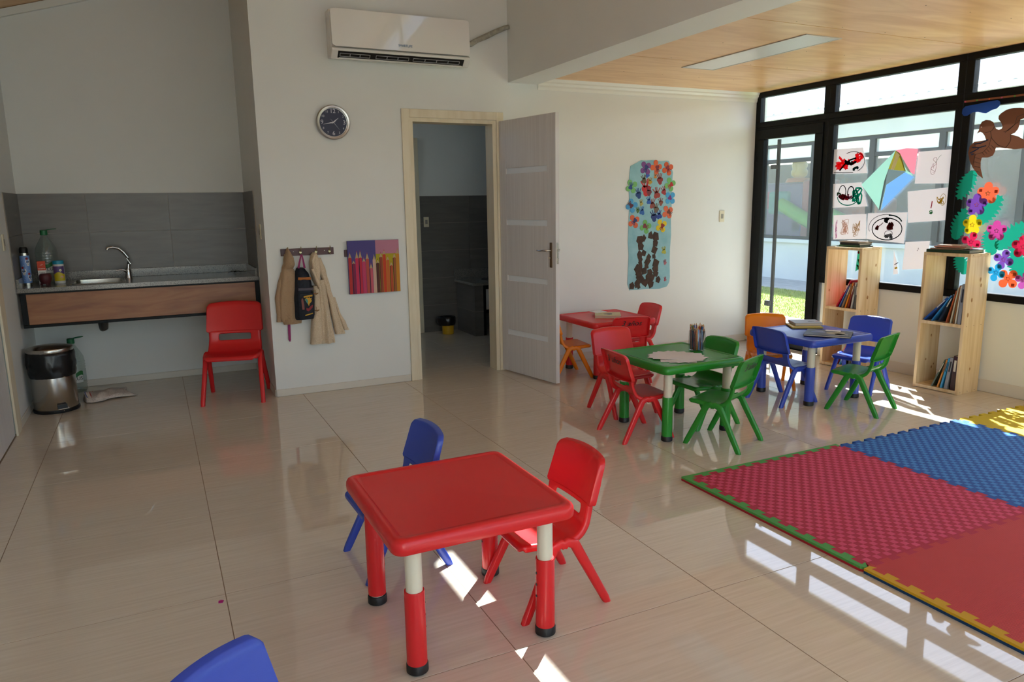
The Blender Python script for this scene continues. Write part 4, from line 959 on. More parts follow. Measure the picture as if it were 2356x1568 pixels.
for k, c in enumerate(pc):
    a = k*2.4; r = .041*math.sqrt((k+.5)/len(pc)); a2 = a+rnd.uniform(-.5, .5); r2 = min(.043, r+.014)
    q = MB(); h = rnd.uniform(.125, .165)
    p0 = Vector((r*cos(a), r*sin(a), .006)); p1 = Vector((r2*cos(a2), r2*sin(a2), h)); d = (p1-p0).normalized()
    q.sweep([p0, p1], .0042, 6); q.sweep([p1, p1+d*.012], [.0042, .001], 6, 1)
    o = q.build('coloured_pencil', [mat('pencil_'+c, c, .4), mat('pencil_wood', 'b58f62', .7)], None, loc=(2.325, -1.955, .4622))
    tag(o, '%s pencil standing in the jar on the green table' % PN[c] if c in PN else 'dark or plain pencil among those packed in the green table jar', 'pencil', 'coloured pencils packed in the jar')

# ------------------------------------------------------------------ pine shelves with books
def shelf(label, loc, rz, W=.335, D=.25, H=1.005):
    t = thing('pine_shelf', label, 'shelf', loc, rz); e = .022
    # local: x depth (0 front .. D back), y width 0..W
    MB().box(0, D, 0, e, 0, H-e).build('side_board', PINE, t, bevel=.0015, seg=1); MB().box(0, D, W-e, W, 0, H-e).build('side_board', PINE, t, bevel=.0015, seg=1)
    MB().box(-.001, D, 0, W, H-e, H).build('top_board', PINE, t, bevel=.0015, seg=1)
    MB().box(.003, D-.002, e, W-e, .485, .507).build('middle_shelf', PINE, t); MB().box(.003, D-.002, e, W-e, .004, .026).build('bottom_shelf', PINE, t)
    kn = random.Random(int(loc[1]*100))
    for k in range(5):
        x, z = kn.uniform(.03, D-.03), kn.uniform(.08, .9); s_ = kn.uniform(.005, .011)
        MB().prism(circ(x, z, s_, 10, 1.5), -.0003, 0, 'y').build('knot', KNOT, t)
        x, z = kn.uniform(.03, D-.03), kn.uniform(.08, .9)
        MB().prism(circ(x, z, s_*.7, 10, 1.5), W-e-.0006, W-e, 'y').build('knot', KNOT, t)
    for z in (.015, .496, H-.011):
        for x in (.03, .12, .21): MB().prism(circ(x, z, .0028, 8), -.0008, 0, 'y').build('nail', mat('nail', '3c3026', .5), t)
    return t
def rowbooks(origin, items, z0, grp, place):
    """items from right (low y) to left: (thick, height, depth, angle deg, colour, label)"""
    prev = None; p = 0.0
    x0, yr, rz = origin
    for (t_, h, d, ang, c, lb) in items:
        b_ = math.radians(ang); tb = math.tan(b_)
        if prev is None: p = h*sin(b_)+.0005 if ang else .0005
        else:
            pp_, pt_, ph, pa = prev; cand = []
            for (l, u) in ((pp_+pt_*cos(pa), pt_*sin(pa)), (pp_+pt_*cos(pa)-ph*sin(pa), pt_*sin(pa)+ph*cos(pa))):
                if u <= h*cos(b_)+1e-6: cand.append(l+u*tb)
            ztop = h*cos(b_)
            if pt_*sin(pa) < ztop < pt_*sin(pa)+ph*cos(pa): cand.append(pp_+pt_*cos(pa)-(ztop-pt_*sin(pa))*math.tan(pa)+h*sin(b_))
            p = max(cand)+.0012
        prev = (p, t_, h, b_)
        # book local: thickness along +y, height along z, depth along +x, pivot at its bottom right corner
        ca, sa = cos(rz), sin(rz)
        loc = (x0-p*sa*1.0, yr+p*ca, z0+.0005)
        o = thing('shelf_book', lb, 'book', loc, group=grp, rot=(b_, 0, rz))
        cc_ = .002; q = MB(); q.box(0, d, 0, cc_, 0, h); q.box(0, d, t_-cc_, t_, 0, h); q.box(0, cc_, cc_, t_-cc_, 0, h); q.build('cover', mat('cover_'+c, c, .28), o)
        MB().box(cc_, d-.003, cc_, t_-cc_, .003, h-.003).build('pages', MATS['pages_c9bfae'], o)
        if t_ > .009:
            MB().box(-.0004, 0, t_*.25, t_*.75, h*.55, h*.88).build('spine_title', mat('title_'+('dark' if sum(lin(c)) > .6 else 'light'), '20242a' if sum(lin(c)) > .6 else 'c9c2b2', .4), o)
    return p
book_dummy = mat('pages_c9bfae', 'c9bfae', .85)
S1 = (4.345, -2.375); S2 = (4.36, -1.488)
shelf('open pine shelf nearest to the camera, holding books on two levels', (S1[0], S1[1], 0), .06)
shelf('open pine shelf farther away beside the glass door', (S2[0], S2[1], 0), .05)
g1, g2, g3, g4 = 'books leaning on middle level of nearer shelf', 'books on bottom level of nearer shelf', 'books leaning on middle level of farther shelf', 'books on bottom level of farther shelf'
rowbooks((S1[0]+.012, S1[1]+.025, .06), [(.022, .285, .2, 2, '8d939c', 'tall grey-blue hardback upright at right of nearer shelf'), (.008, .27, .19, 4, 'c9c4b8', 'thin pale book beside the tall grey one on nearer shelf'), (.007, .275, .19, 5, '8a5a2c', 'thin brown-edged book leaning on nearer middle shelf'), (.008, .26, .19, 8, 'b9b09a', 'thin ivory book leaning on nearer middle shelf'), (.008, .24, .18, 13, 'a0522a', 'thin rust book leaning on nearer middle shelf'), (.012, .22, .18, 24, '1f2a38', 'dark navy book leaning on nearer middle shelf'), (.008, .23, .18, 33, '2c7ab8', 'bright blue thin book leaning on nearer middle shelf'), (.012, .24, .18, 42, '1a4c94', 'strong blue book leaning low on nearer middle shelf')], .507, g1, None)
rowbooks((S1[0]+.012, S1[1]+.025, .06), [(.032, .25, .2, 2, '3a2024', 'thick dark maroon book at right of nearer bottom shelf'), (.022, .235, .2, 7, '84848a', 'silver-grey book beside the maroon one on nearer bottom shelf'), (.012, .23, .19, 11, '2f8fc0', 'sky blue book on nearer bottom shelf'), (.010, .22, .19, 14, 'c07a24', 'orange-brown book on nearer bottom shelf'), (.010, .225, .19, 22, '3a4a3a', 'colourful illustrated book leaning at left of nearer bottom shelf')], .026, g2, None)
rowbooks((S2[0]+.012, S2[1]+.025, .05), [(.014, .21, .18, 3, '5c5c58', 'dark patterned book at right of farther middle shelf'), (.012, .215, .18, 8, 'b4b0a8', 'grey and white book on farther middle shelf'), (.010, .22, .18, 13, '7a3028', 'dark red book on farther middle shelf'), (.012, .22, .18, 16, 'd0761c', 'orange book on farther middle shelf'), (.014, .21, .18, 20, '7d6a54', 'brown patterned book on farther middle shelf'), (.008, .2, .18, 24, '3f5a94', 'thin blue book on farther middle shelf'), (.010, .26, .19, 28, 'b01c34', 'tall crimson book leaning at left of farther middle shelf')], .507, g3, None)
rowbooks((S2[0]+.012, S2[1]+.025, .05), [(.02, .22, .18, 6, '2a3030', 'dark book at right of farther bottom shelf'), (.012, .22, .18, 14, '1d2c34', 'black and teal book on farther bottom shelf'), (.010, .22, .18, 22, '2f86b8', 'light blue book on farther bottom shelf'), (.008, .22, .18, 28, 'd04a58', 'pink-red thin book on farther bottom shelf')], .026, g4, None)
def flatstack(z, items):
    for (nm, lb, w_, d, t_, c, x, y, a, pg) in items:
        book(nm, lb, w_, d, t_, c, (x, y, z), (0, 0, a), pages=pg); z += t_+.0006
flatstack(1.0056, [('flat_book', 'large dark green hardback lowest on nearer shelf top', .20, .30, .022, '1e3a26', 4.37, -2.345, .1, '9a9488'), ('flat_book', 'thin brown book above the green hardback on nearer shelf', .15, .21, .008, '8a6a50', 4.39, -2.28, .25, 'b8a48c'), ('flat_book', 'thin tan book in the middle of nearer shelf top pile', .15, .22, .007, 'a08468', 4.385, -2.30, .0, 'b8a48c'), ('flat_book', 'thin reddish book near top of nearer shelf pile', .14, .20, .007, 'a86a54', 4.395, -2.30, .35, 'b8a48c'), ('flat_book', 'small pale booklet topmost on nearer shelf pile', .12, .16, .006, 'c8a890', 4.40, -2.26, .15, 'b8a48c')])
flatstack(1.0056, [('flat_book', 'wide dark green folder lowest on farther shelf top', .17, .22, .008, '2a4a30', 4.39, -1.44, .05, '9a9488'), ('flat_book', 'thin green book second from bottom on farther shelf top', .15, .19, .007, '35603c', 4.40, -1.43, .1, '9a9488'), ('flat_book', 'black-spined book in middle of farther shelf pile', .15, .19, .016, '16181a', 4.40, -1.425, .0, 'b0aca4'), ('flat_book', 'thin brown book near top of farther shelf pile', .16, .20, .007, '6a5a48', 4.39, -1.42, -.1, 'b8a48c'), ('flat_book', 'pale thin book topmost on farther shelf pile', .14, .18, .006, 'a8a098', 4.405, -1.42, .12, 'b8a48c')])

# ------------------------------------------------------------------ foam mats
PITCH_, DEP = .0945, .0125
def tabs(p0, p1, n, flip=1):
    """dovetail boundary from p0 to p1"""
    p0, p1 = Vector(p0), Vector(p1); L = (p1-p0).length; t = (p1-p0)/L; nn_ = Vector((-t.y, t.x))*flip; out = []
    P_ = L/n
    for k in range(n):
        s0 = k*P_
        for a, h in ((.0, 0), (.27, 0), (.22, 1), (.78, 1), (.73, 0)):
            out.append(tuple(p0+t*(s0+a*P_)+nn_*(DEP*2*h-DEP)))
    out[0] = tuple(p0); out.append(tuple(p1)); return out
def weave(parent, x0, y0, x1, y1, m, z, n=36):
    b = MB(); px_, py_ = (x1-x0)/n, (y1-y0)/n
    for i in range(n):
        for j in range(n):
            if (i+j) % 2: continue
            X, Y = x0+i*px_, y0+j*py_; e = .0007; s_ = .0012
            vs = [(X+e, Y+e, z), (X+px_-e, Y+e, z), (X+px_-e, Y+py_-e, z), (X+e, Y+py_-e, z), (X+e+s_, Y+e+s_, z+.0009), (X+px_-e-s_, Y+e+s_, z+.0009), (X+px_-e-s_, Y+py_-e-s_, z+.0009), (X+e+s_, Y+py_-e-s_, z+.0009)]
            b.add(vs, [(0, 1, 5, 4), (1, 2, 6, 5), (2, 3, 7, 6), (3, 0, 4, 7), (4, 5, 6, 7)])
    return stuff(b.build('woven_relief', m, parent))
def foam(nm, c, bumpscale=0, dark=None):
    m = textured(nm, [(.3, c), (.7, c)], nscale=300, rough=.7, bump=.25, spec=.3)
    if bumpscale:
        nt = m.node_tree; wv = nt.nodes.new('ShaderNodeTexWave'); wv.inputs['Scale'].default_value = bumpscale; wv.bands_direction = 'DIAGONAL' if dark is None else 'Y'
        tc = nt.nodes.new('ShaderNodeTexCoord'); nt.links.new(tc.outputs['Object'], wv.inputs['Vector'])
        bp = nt.nodes.new('ShaderNodeBump'); bp.inputs['Strength'].default_value = .6; bp.inputs['Distance'].default_value = .002
        nt.links.new(wv.outputs['Fac'], bp.inputs['Height']); nt.links.new(bp.outputs[0], bsdf(m).inputs['Normal'])
        if dark:
            r = ramp(nt, [(0, dark), (1, c)]); nt.links.new(wv.outputs['Fac'], r.inputs[0]); nt.links.new(r.outputs[0], bsdf(m).inputs['Base Color'])
    return m
MX = [1.612, 2.672, 3.735, 4.60]; MY = [-2.790, -3.830, -4.90]
NT = 11; H_ = .020
def rev(l): return l[::-1]
bx01 = tabs((MX[0], MY[0]), (MX[1], MY[0]), NT, 1)      # top of pink
bx12 = tabs((MX[1], MY[0]), (MX[2], MY[0]), NT, 1)      # top of blue
bx23 = tabs((MX[2], MY[0]), (MX[3], MY[0]), 9, 1)       # top of yellow
mid01 = tabs((MX[0], MY[1]), (MX[1], MY[1]), NT, -1)     # pink/coral
mid12 = tabs((MX[1], MY[1]), (MX[2], MY[1]), NT, -1)
mid23 = tabs((MX[2], MY[1]), (MX[3], MY[1]), 9, -1)
lowl = tabs((MX[0], MY[1]), (MX[0], MY[2]), NT, -1)     # left of coral
left = tabs((MX[0], MY[0]), (MX[0], MY[1]), NT, -1)     # left of pink (top to bottom)
v12 = tabs((MX[1], MY[0]), (MX[1], MY[1]), NT, 1)       # pink/blue
v23 = tabs((MX[2], MY[0]), (MX[2], MY[1]), NT, 1)
v12b = tabs((MX[1], MY[1]), (MX[1], MY[2]), NT, 1)
def poly(*ls):
    out = []
    for l in ls:
        for p in l:
            if not out or (abs(p[0]-out[-1][0])+abs(p[1]-out[-1][1])) > .004: out.append(p)
    if abs(out[0][0]-out[-1][0])+abs(out[0][1]-out[-1][1]) < .02: out.pop()
    return out
def foammat(name_label, pts, m_top, wv=None, bounds=None):
    t = thing('foam_mat', name_label, 'foam mat', (0, 0, 0)); MB().prism(pts, .0003, H_, 'z').build('foam_tile', m_top, t)
    if wv: weave(t, *bounds, wv, H_)
    return t
gap = .0
PK, PKL = foam('foam_pink_shade', 'b52c44', 180), foam('foam_pink_lit', 'd84e70', 190)  # foam is one pink; its two tones paint how light catches the ribs
BLD, BLL = foam('foam_blue_shade', '2a5aa6', 180), foam('foam_blue_lit', '468ace', 190)  # blue split the same way into lit and shaded tones
CO = foam('foam_coral', 'c9433f', 70, 'b8383a'); YE = foam('foam_yellow', 'c2a91e'); GRN = foam('foam_green', '4f9a4c'); RDU = foam('foam_red_under', 'a5222a'); YL2 = foam('foam_mustard', 'c99c16'); BLU = foam('foam_navy_under', '123c66')
pm = foammat('crimson woven-pattern foam mat with green edge strips', poly(bx01, v12, rev(mid01), rev(left)), PK, PKL, (MX[0]+.02, MY[1]+.022, MX[1]-.018, MY[0]-.018))
bm_ = foammat('blue woven-pattern foam mat between crimson and yellow mats', poly(bx12, v23, rev(mid12), rev(v12)), BLD, BLL, (MX[1]+.022, MY[1]+.022, MX[2]-.018, MY[0]-.018))
ym = foammat('smooth yellow foam mat in sunlight beside the window wall', poly(bx23, [(MX[3], MY[0]), (MX[3], MY[1])], rev(mid23), rev(v23)), YE)
com = foammat('coral ribbed foam mat with yellow and navy edge strip', poly(mid01, v12b, [(MX[1], MY[2]), (MX[0], MY[2])], rev(lowl)), CO)
def strip(parent, inner, outer, top, under):
    pts = poly(inner, outer); MB().prism(pts, H_*.55, H_+.0005, 'z').build('edge_strip', top, parent); MB().prism(pts, .0003, H_*.55-.0004, 'z').build('edge_strip', under, parent)
o_ = .034
strip(pm, rev(left)[1:], [(MX[0]-.004, MY[0]+.004), (MX[0]-o_, MY[0]+o_), (MX[0]-o_, MY[1]+.012), (MX[0]-o_+.010, MY[1]-.002), (MX[0]-.010, MY[1]-.002)], GRN, RDU)
strip(pm, bx01, [(MX[1], MY[0]+o_-.006), (MX[0]-o_+.0005, MY[0]+o_)], GRN, RDU)
strip(com, rev(lowl)[1:], [(MX[0]-.006, MY[1]-.004), (MX[0]-o_, MY[1]-.006), (MX[0]-o_, MY[2])], YL2, BLU)

# ------------------------------------------------------------------ paper decorations on the glass
def inkm(c):
    if 'ink_'+c in MATS: return MATS['ink_'+c]
    m = bpy.data.materials.new('ink_'+c); m.use_nodes = True; nt = m.node_tree; nt.nodes.clear(); L = nt.links
    o = nt.nodes.new('ShaderNodeOutputMaterial'); a = nt.nodes.new('ShaderNodeBsdfTransparent'); b = nt.nodes.new('ShaderNodeBsdfDiffuse')
    k = (*lin(c), 1); a.inputs[0].default_value = k; b.inputs[0].default_value = k
    mx = nt.nodes.new('ShaderNodeMixShader'); mx.inputs[0].default_value = .35
    L.new(a.outputs[0], mx.inputs[1]); L.new(b.outputs[0], mx.inputs[2]); L.new(mx.outputs[0], o.inputs[0]); MATS['ink_'+c] = m
    return m
def stroke(mb, pts, w, h):
    n = len(pts); L = []; Rg = []
    for i in range(n):
        a = pts[max(i-1, 0)]; b = pts[min(i+1, n-1)]; dx, dy = b[0]-a[0], b[1]-a[1]; q = math.hypot(dx, dy) or 1
        L.append((h, pts[i][0]-dy/q*w/2, pts[i][1]+dx/q*w/2)); Rg.append((h, pts[i][0]+dy/q*w/2, pts[i][1]-dx/q*w/2))
    mb.add(L+Rg, [(i, i+1, n+i+1, n+i) for i in range(n-1)])
def sheet(label, quad, col='dedada', x=4.622, nm='child_drawing', cat='drawing', strokes=(), tl=.10, xs=.0008):
    o = thing(nm, label, cat, (0, 0, 0)); MB().sheet(quad, x).build('paper', paper('paper_'+col, col, tl), o)
    ys_, zs_ = [p[0] for p in quad], [p[1] for p in quad]; ya, yb_, za, zb_ = max(ys_), min(ys_), min(zs_), max(zs_)
    for si, (c, w_, pts) in enumerate(strokes):
        q = MB(); P_ = [(ya+(yb_-ya)*u, za+(zb_-za)*v) for u, v in pts]; stroke(q, P_, w_, x-.0004*(si+1)); q.build('brush_stroke', inkm(c), o)
    return o
def scrib(cx, cy, rx, ry, n, seed):
    r = random.Random(seed); P = [(cx+rx*r.uniform(-1, 1), cy+ry*r.uniform(-1, 1)) for _ in range(n)]; out = []
    for k in range(1, n-2):
        for t in (0, .25, .5, .75):
            out.append(tuple(.5*((2*P[k][i])+(P[k+1][i]-P[k-1][i])*t+(2*P[k-1][i]-5*P[k][i]+4*P[k+1][i]-P[k+2][i])*t*t+(3*P[k][i]-P[k-1][i]-3*P[k+1][i]+P[k+2][i])*t**3) for i in (0, 1)))
    return out
def arc(cx, cy, rx, ry, a0, a1, n=18): return [(cx+rx*cos(math.radians(a0+(a1-a0)*i/(n-1))), cy+ry*sin(math.radians(a0+(a1-a0)*i/(n-1)))) for i in range(n)]
PC = 'e6e0e4'
sheet('child drawing with red and black paint, top left on the window', [(-.925, 1.812), (-1.213, 1.807), (-1.274, 1.598), (-.925, 1.606)], PC, strokes=[('ff3a44', .016, scrib(.27, .45, .2, .25, 22, 1)), ('ff3a44', .014, scrib(.68, .58, .18, .2, 22, 2)), ('0c0c0e', .016, scrib(.5, .45, .16, .12, 10, 3)), ('0c0c0e', .014, [(.2, .15), (.35, .4), (.5, .55), (.66, .6)]), ('0c0c0e', .005, arc(.55, .45, .35, .4, 120, -60)), ('0c0c0e', .005, [(.03, .08), (.3, .06), (.6, .05)]), ('0c2a2a', .02, scrib(.66, .2, .07, .08, 6, 4))])
sheet('child drawing with teal and black paint, second down on window left', [(-.938, 1.52), (-1.22, 1.526), (-1.297, 1.329), (-.946, 1.318)], PC, strokes=[('17a888', .014, scrib(.7, .45, .12, .35, 20, 5)), ('12907a', .008, arc(.45, .45, .3, .35, 180, 350)), ('8c1c2c', .02, scrib(.35, .42, .16, .15, 12, 6)), ('101014', .008, arc(.28, .62, .1, .28, 0, 360)), ('101014', .009, arc(.52, .6, .09, .25, 0, 360)), ('1c3a1c', .012, scrib(.22, .6, .08, .14, 7, 7)), ('6c1c3c', .014, scrib(.5, .5, .05, .12, 6, 8))])
sheet('child drawing with faint pink and orange crayon, third down', [(-.96, 1.254), (-1.29, 1.267), (-1.304, 1.062), (-.975, 1.046)], PC, strokes=[('d978b4', .004, scrib(.12, .4, .03, .4, 14, 9)), ('ddb49c', .004, scrib(.35, .5, .12, .3, 30, 10)), ('d2b080', .004, scrib(.7, .45, .1, .3, 30, 11))])
sheet('child painting of black oval shapes with maroon spots on window', [(-1.306, 1.273), (-1.664, 1.282), (-1.654, 1.039), (-1.308, 1.062)], PC, strokes=[('141418', .008, arc(.52, .45, .38, .36, 0, 360, 28)), ('141418', .004, arc(.5, .5, .45, .43, 30, 200, 20)), ('141418', .030, scrib(.52, .74, .05, .05, 8, 12)), ('5c1c1c', .022, scrib(.28, .5, .05, .07, 8, 13)), ('5c1c1c', .024, scrib(.62, .55, .1, .14, 9, 14)), ('5c1c1c', .006, [(.28, .5), (.38, .6), (.42, .66)]), ('142c2c', .01, arc(.6, .6, .3, .3, 20, 100)), ('6c6c6c', .02, scrib(.55, .22, .12, .05, 8, 15)), ('2c2c2c', .004, arc(.58, .3, .1, .1, 0, 360))])
sheet('blank-looking drawing with faint pencil lines, upper right pane', [(-1.716, 1.74), (-2.029, 1.74), (-2.036, 1.494), (-1.704, 1.501)], PC, strokes=[('d2a0a8', .003, scrib(.45, .5, .08, .3, 14, 16)), ('a8c0b0', .003, [(.46, .6), (.55, .8), (.6, .86)])])
sheet('white drawing with small red, green and yellow marks', [(-1.651, 1.442), (-2.004, 1.468), (-2.031, 1.229), (-1.675, 1.201)], PC, strokes=[('b81c3c', .008, [(.54, .42), (.55, .5), (.555, .62)]), ('3a8c4c', .006, scrib(.55, .3, .035, .05, 12, 17)), ('c9a820', .005, scrib(.73, .62, .08, .12, 22, 18)), ('c9a820', .003, arc(.78, .66, .06, .16, 0, 360))])
sheet('pale sheet hanging behind between the two pine shelves', [(-1.667, 1.052), (-1.872, 1.067), (-1.858, .853), (-1.658, .832)], PC, strokes=[('c8b8c0', .003, scrib(.6, .7, .1, .06, 8, 19))])
sheet('green and red painted paper strip behind the farther shelf', [(-1.234, .962), (-1.286, .965), (-1.277, .823), (-1.223, .784)], '2f9a78', strokes=[('b03030', .02, scrib(.3, .85, .2, .1, 5, 20)), ('2c6030', .012, scrib(.5, .4, .3, .3, 10, 21))])
sheet('white painted cut-out behind farther shelf right edge', [(-1.57, .987), (-1.607, .889), (-1.625, .797), (-1.583, .786)], PC, strokes=[('c0a020', .014, [(.4, .25), (.8, .3)]), ('303030', .006, [(.3, .4), (.9, .5)])])
kt_ = thing('paper_kite', 'tissue paper kite in mint, pink, yellow and blue on window', 'kite')
KX = 4.615
for c, nm, pts, dx in (('f490a6', 'pink_sail', [(-1.523, 1.763), (-1.615, 1.773), (-1.714, 1.762), (-1.701, 1.57), (-1.64, 1.60), (-1.53, 1.755)], 0), ('a8e0d0', 'mint_sail', [(-1.523, 1.763), (-1.23, 1.506), (-1.422, 1.294), (-1.469, 1.621)], 0), ('a8e0d0', 'mint_sail', [(-1.523, 1.763), (-1.56, 1.74), (-1.69, 1.56), (-1.62, 1.59), (-1.57, 1.70)], -.0012), ('7cb4f2', 'blue_sail', [(-1.621, 1.592), (-1.699, 1.551), (-1.43, 1.294), (-1.464, 1.499)], 0), ('75888c', 'grey_overlap', [(-1.472, 1.621), (-1.628, 1.595), (-1.464, 1.499), (-1.425, 1.301), (-1.412, 1.30), (-1.443, 1.531)], -.0024), ('9c9436', 'olive_overlap', [(-1.523, 1.76), (-1.565, 1.738), (-1.628, 1.598), (-1.472, 1.621)], -.0024), ('efe8b8', 'cream_strip', [(-1.534, 1.752), (-1.565, 1.725), (-1.525, 1.613), (-1.495, 1.617)], -.0036)):
    MB().sheet(pts, KX+dx).build(nm, paper('tissue_'+c, c, .16), kt_)
BX = 4.590
bird = [(-2.175, 1.833), (-2.188, 1.856), (-2.19, 1.886), (-2.204, 1.912), (-2.231, 1.921), (-2.263, 1.915), (-2.286, 1.898), (-2.296, 1.873), (-2.308, 1.854), (-2.327, 1.845), (-2.345, 1.851), (-2.35, 1.865), (-2.337, 1.893), (-2.317, 1.918), (-2.316, 1.939), (-2.331, 1.955), (-2.364, 1.974), (-2.41, 1.981), (-2.456, 1.977), (-2.485, 1.97), (-2.56, 1.944), (-2.596, 1.917), (-2.542, 1.906), (-2.492, 1.906), (-2.462, 1.9), (-2.46, 1.863), (-2.454, 1.838), (-2.436, 1.816), (-2.411, 1.807), (-2.459, 1.791), (-2.503, 1.764), (-2.584, 1.721), (-2.631, 1.695), (-2.565, 1.699), (-2.509, 1.71), (-2.451, 1.707), (-2.379, 1.718), (-2.321, 1.731), (-2.315, 1.699), (-2.303, 1.673), (-2.27, 1.663), (-2.228, 1.665), (-2.223, 1.638), (-2.227, 1.595), (-2.241, 1.552), (-2.252, 1.519), (-2.213, 1.547), (-2.17, 1.598), (-2.142, 1.649), (-2.126, 1.705), (-2.132, 1.748), (-2.164, 1.779), (-2.215, 1.78), (-2.245, 1.785), (-2.233, 1.813), (-2.215, 1.836), (-2.199, 1.843)]
bt = thing('paper_bird', 'large brown paper bird flying on the right window', 'bird cutout')
MB().sheet(bird, BX-.0008).build('card', paper('brown_card', '6a4534', .12), bt)
lnm = mat('bird_line', '2c1c14', .7)
def fline(pts, w_): q = MB(); ribbon(q, pts, w_, BX-.0016, BX-.001, 'x'); q.build('feather_line', lnm, bt)
for pts in ([(-2.296, 1.873), (-2.28, 1.845), (-2.25, 1.835), (-2.233, 1.835)], [(-2.27, 1.84), (-2.285, 1.79), (-2.33, 1.745), (-2.38, 1.722)], [(-2.41, 1.807), (-2.415, 1.77), (-2.40, 1.74), (-2.385, 1.722)], [(-2.36, 1.83), (-2.39, 1.835), (-2.43, 1.87), (-2.44, 1.92), (-2.49, 1.935)], [(-2.28, 1.80), (-2.27, 1.74), (-2.23, 1.70), (-2.18, 1.69), (-2.17, 1.63)]): fline(pts, .003)
for k in range(6): fline([(-2.37-k*.016, 1.82+k*.014), (-2.385-k*.016, 1.838+k*.012)], .0025)
for k in range(5): fline([(-2.285+k*.014, 1.745-k*.012), (-2.31+k*.016, 1.72-k*.010)], .0025); fline([(-2.178, 1.67-k*.03), (-2.225, 1.655-k*.03)], .0025)
MB().prism(circ(-2.204, 1.875, .004, 8), BX-.0018, BX-.001, 'x').build('eye', SK, bt)
q = MB()
for pts in ([(-2.165, 1.762), (-2.21, 1.765), (-2.26, 1.785)], [(-2.15, 1.74), (-2.2, 1.735), (-2.25, 1.745)], [(-2.14, 1.70), (-2.17, 1.715), (-2.2, 1.73)], [(-2.17, 1.695), (-2.15, 1.69)]): ribbon(q, pts, .008, BX-.0016, BX-.001, 'x')
q.build('blue_strokes', mat('navy_stroke', '1c2848', .7), bt)
cl_ = [(-2.052, 1.983), (-2.054, 2.013), (-2.075, 2.032), (-2.157, 2.036), (-2.231, 2.043), (-2.297, 2.046), (-2.313, 2.036), (-2.319, 2.018), (-2.311, 2.001), (-2.294, 1.988), (-2.268, 1.985), (-2.227, 1.966), (-2.202, 1.971), (-2.169, 1.983), (-2.131, 1.983), (-2.092, 1.963), (-2.069, 1.964)]
o = MB().sheet(cl_, BX).build('paper_cloud', paper('blue_card', '2c4c9c', .2)); tag(o, 'blue paper cloud above the brown bird', 'paper cutout')
o = thing('paper_border', 'narrow brown paper border with coloured dots under the transom', 'paper strip'); MB().sheet([(-2.06, 2.07), (-3.2, 2.055), (-3.2, 2.043), (-2.063, 2.056)], BX-.0008).build('band', paper('brown_band', '8a5a44', .15), o)
for k in range(12): MB().prism(circ(-2.07-k*.085, 2.0625-k*.0012, .006, 8), BX-.0018, BX-.001, 'x').build('dot', mat('dotc_%d' % (k % 3), ('c04878', '4a9a3c', 'd85a28')[k % 3], .7), o)
LN = [0]
def pleaf(cy, cz, L, W, ang, lb, c='1f9a80'):
    """jagged tropical leaf"""
    pts = []; n = 8
    for sd in (1, -1):
        side = []
        for k in range(n):
            t = (k+.5)/n; w0 = W*sin(pi*(.10+.84*t))**.75
            side += [(L*((k+.0)/n-.5), sd*w0*.66), (L*((k+.75)/n-.5), sd*w0*1.12), (L*((k+.92)/n-.5), sd*w0*1.02)]
        if sd == 1: pts += side+[(L*.50, W*.16), (L*.56, 0), (L*.50, -W*.16)]
        else: pts += side[::-1]
    pts.append((-L*.53, 0))
    c_, s_ = cos(ang), sin(ang)
    LN[0] += 1; q = MB().sheet([(cy+x*c_-y*s_, cz+x*s_+y*c_) for x, y in pts], BX-.0004*LN[0])
    o = q.build('paper_leaf', paper('leaf_'+c, c, .2)); tag(o, lb, 'paper leaf', 'green paper leaves on the right window'); return o
# in the y-z plane seen from inside, the picture's right is -y
pleaf(-2.135, 1.478, .21, .062, math.radians(-62-180+180), 'green paper leaf highest, at left just below the bird')
pleaf(-2.32, 1.30, .23, .062, math.radians(128), 'green paper leaf right of the purple flower')
pleaf(-2.115, 1.20, .22, .062, math.radians(105), 'green paper leaf overlapping the black window post')
pleaf(-2.48, 1.125, .24, .065, math.radians(135), 'green paper leaf right of the magenta flower')
pleaf(-2.345, 1.075, .17, .058, math.radians(-110+180), 'green paper leaf below the magenta flower')
pleaf(-2.155, .915, .16, .055, math.radians(60), 'green paper leaf seen through the nearer pine shelf')
pleaf(-2.545, .945, .22, .065, math.radians(70), 'green paper leaf at right edge of the photo')
def pflow(cy, cz, c, n, ring, lb, r=.072, rot=.3):
    r *= 1.1
    o = thing('paper_flower', lb, 'paper flower', (0, 0, 0), group=None)
    LN[0] += 1; X = BX-.003-.0009*(LN[0]-7); MB().sheet(blossom(cy, cz, r, rot, n, .38, 60), X).build('petals', paper('petal_'+c, c, .17), o)
    q = MB(); P_ = [(cy+(.018 if i % 2 == 0 else .008)*cos(rot+i*pi/5), cz+(.018 if i % 2 == 0 else .008)*sin(rot+i*pi/5)) for i in range(11)]
    ribbon(q, P_, .0035, X-.0006, X-.0003, 'x'); q.build('centre_star', mat('ring_'+ring, ring, .7), o)
    dk = paper('tapedark_'+c, '%02x%02x%02x' % tuple(int(int(c[i:i+2], 16)*.68) for i in (0, 2, 4)), .3)
    for k in range(3):
        a = rot+2*pi*k/n*(2 if n == 5 else 1)+.1; yy_, zz_ = cy+r*.72*cos(a), cz+r*.72*sin(a); MB().sheet(rrect(.022, .02, .001, 1, yy_, zz_), X-.0004).build('tape', dk, o)
pflow(-2.298, 1.416, 'f06a48', 5, '2c5c1c', 'orange paper flower highest on the right window')
pflow(-2.227, 1.338, '7a4ab0', 5, 'c05a28', 'purple paper flower left of the orange one')
pflow(-2.21, 1.196, 'f0d828', 5, 'b8401c', 'yellow paper flower above the nearer pine shelf', .066)
pflow(-2.386, 1.158, 'd04aa0', 5, '4a4a28', 'magenta paper flower right of the yellow one', .066)
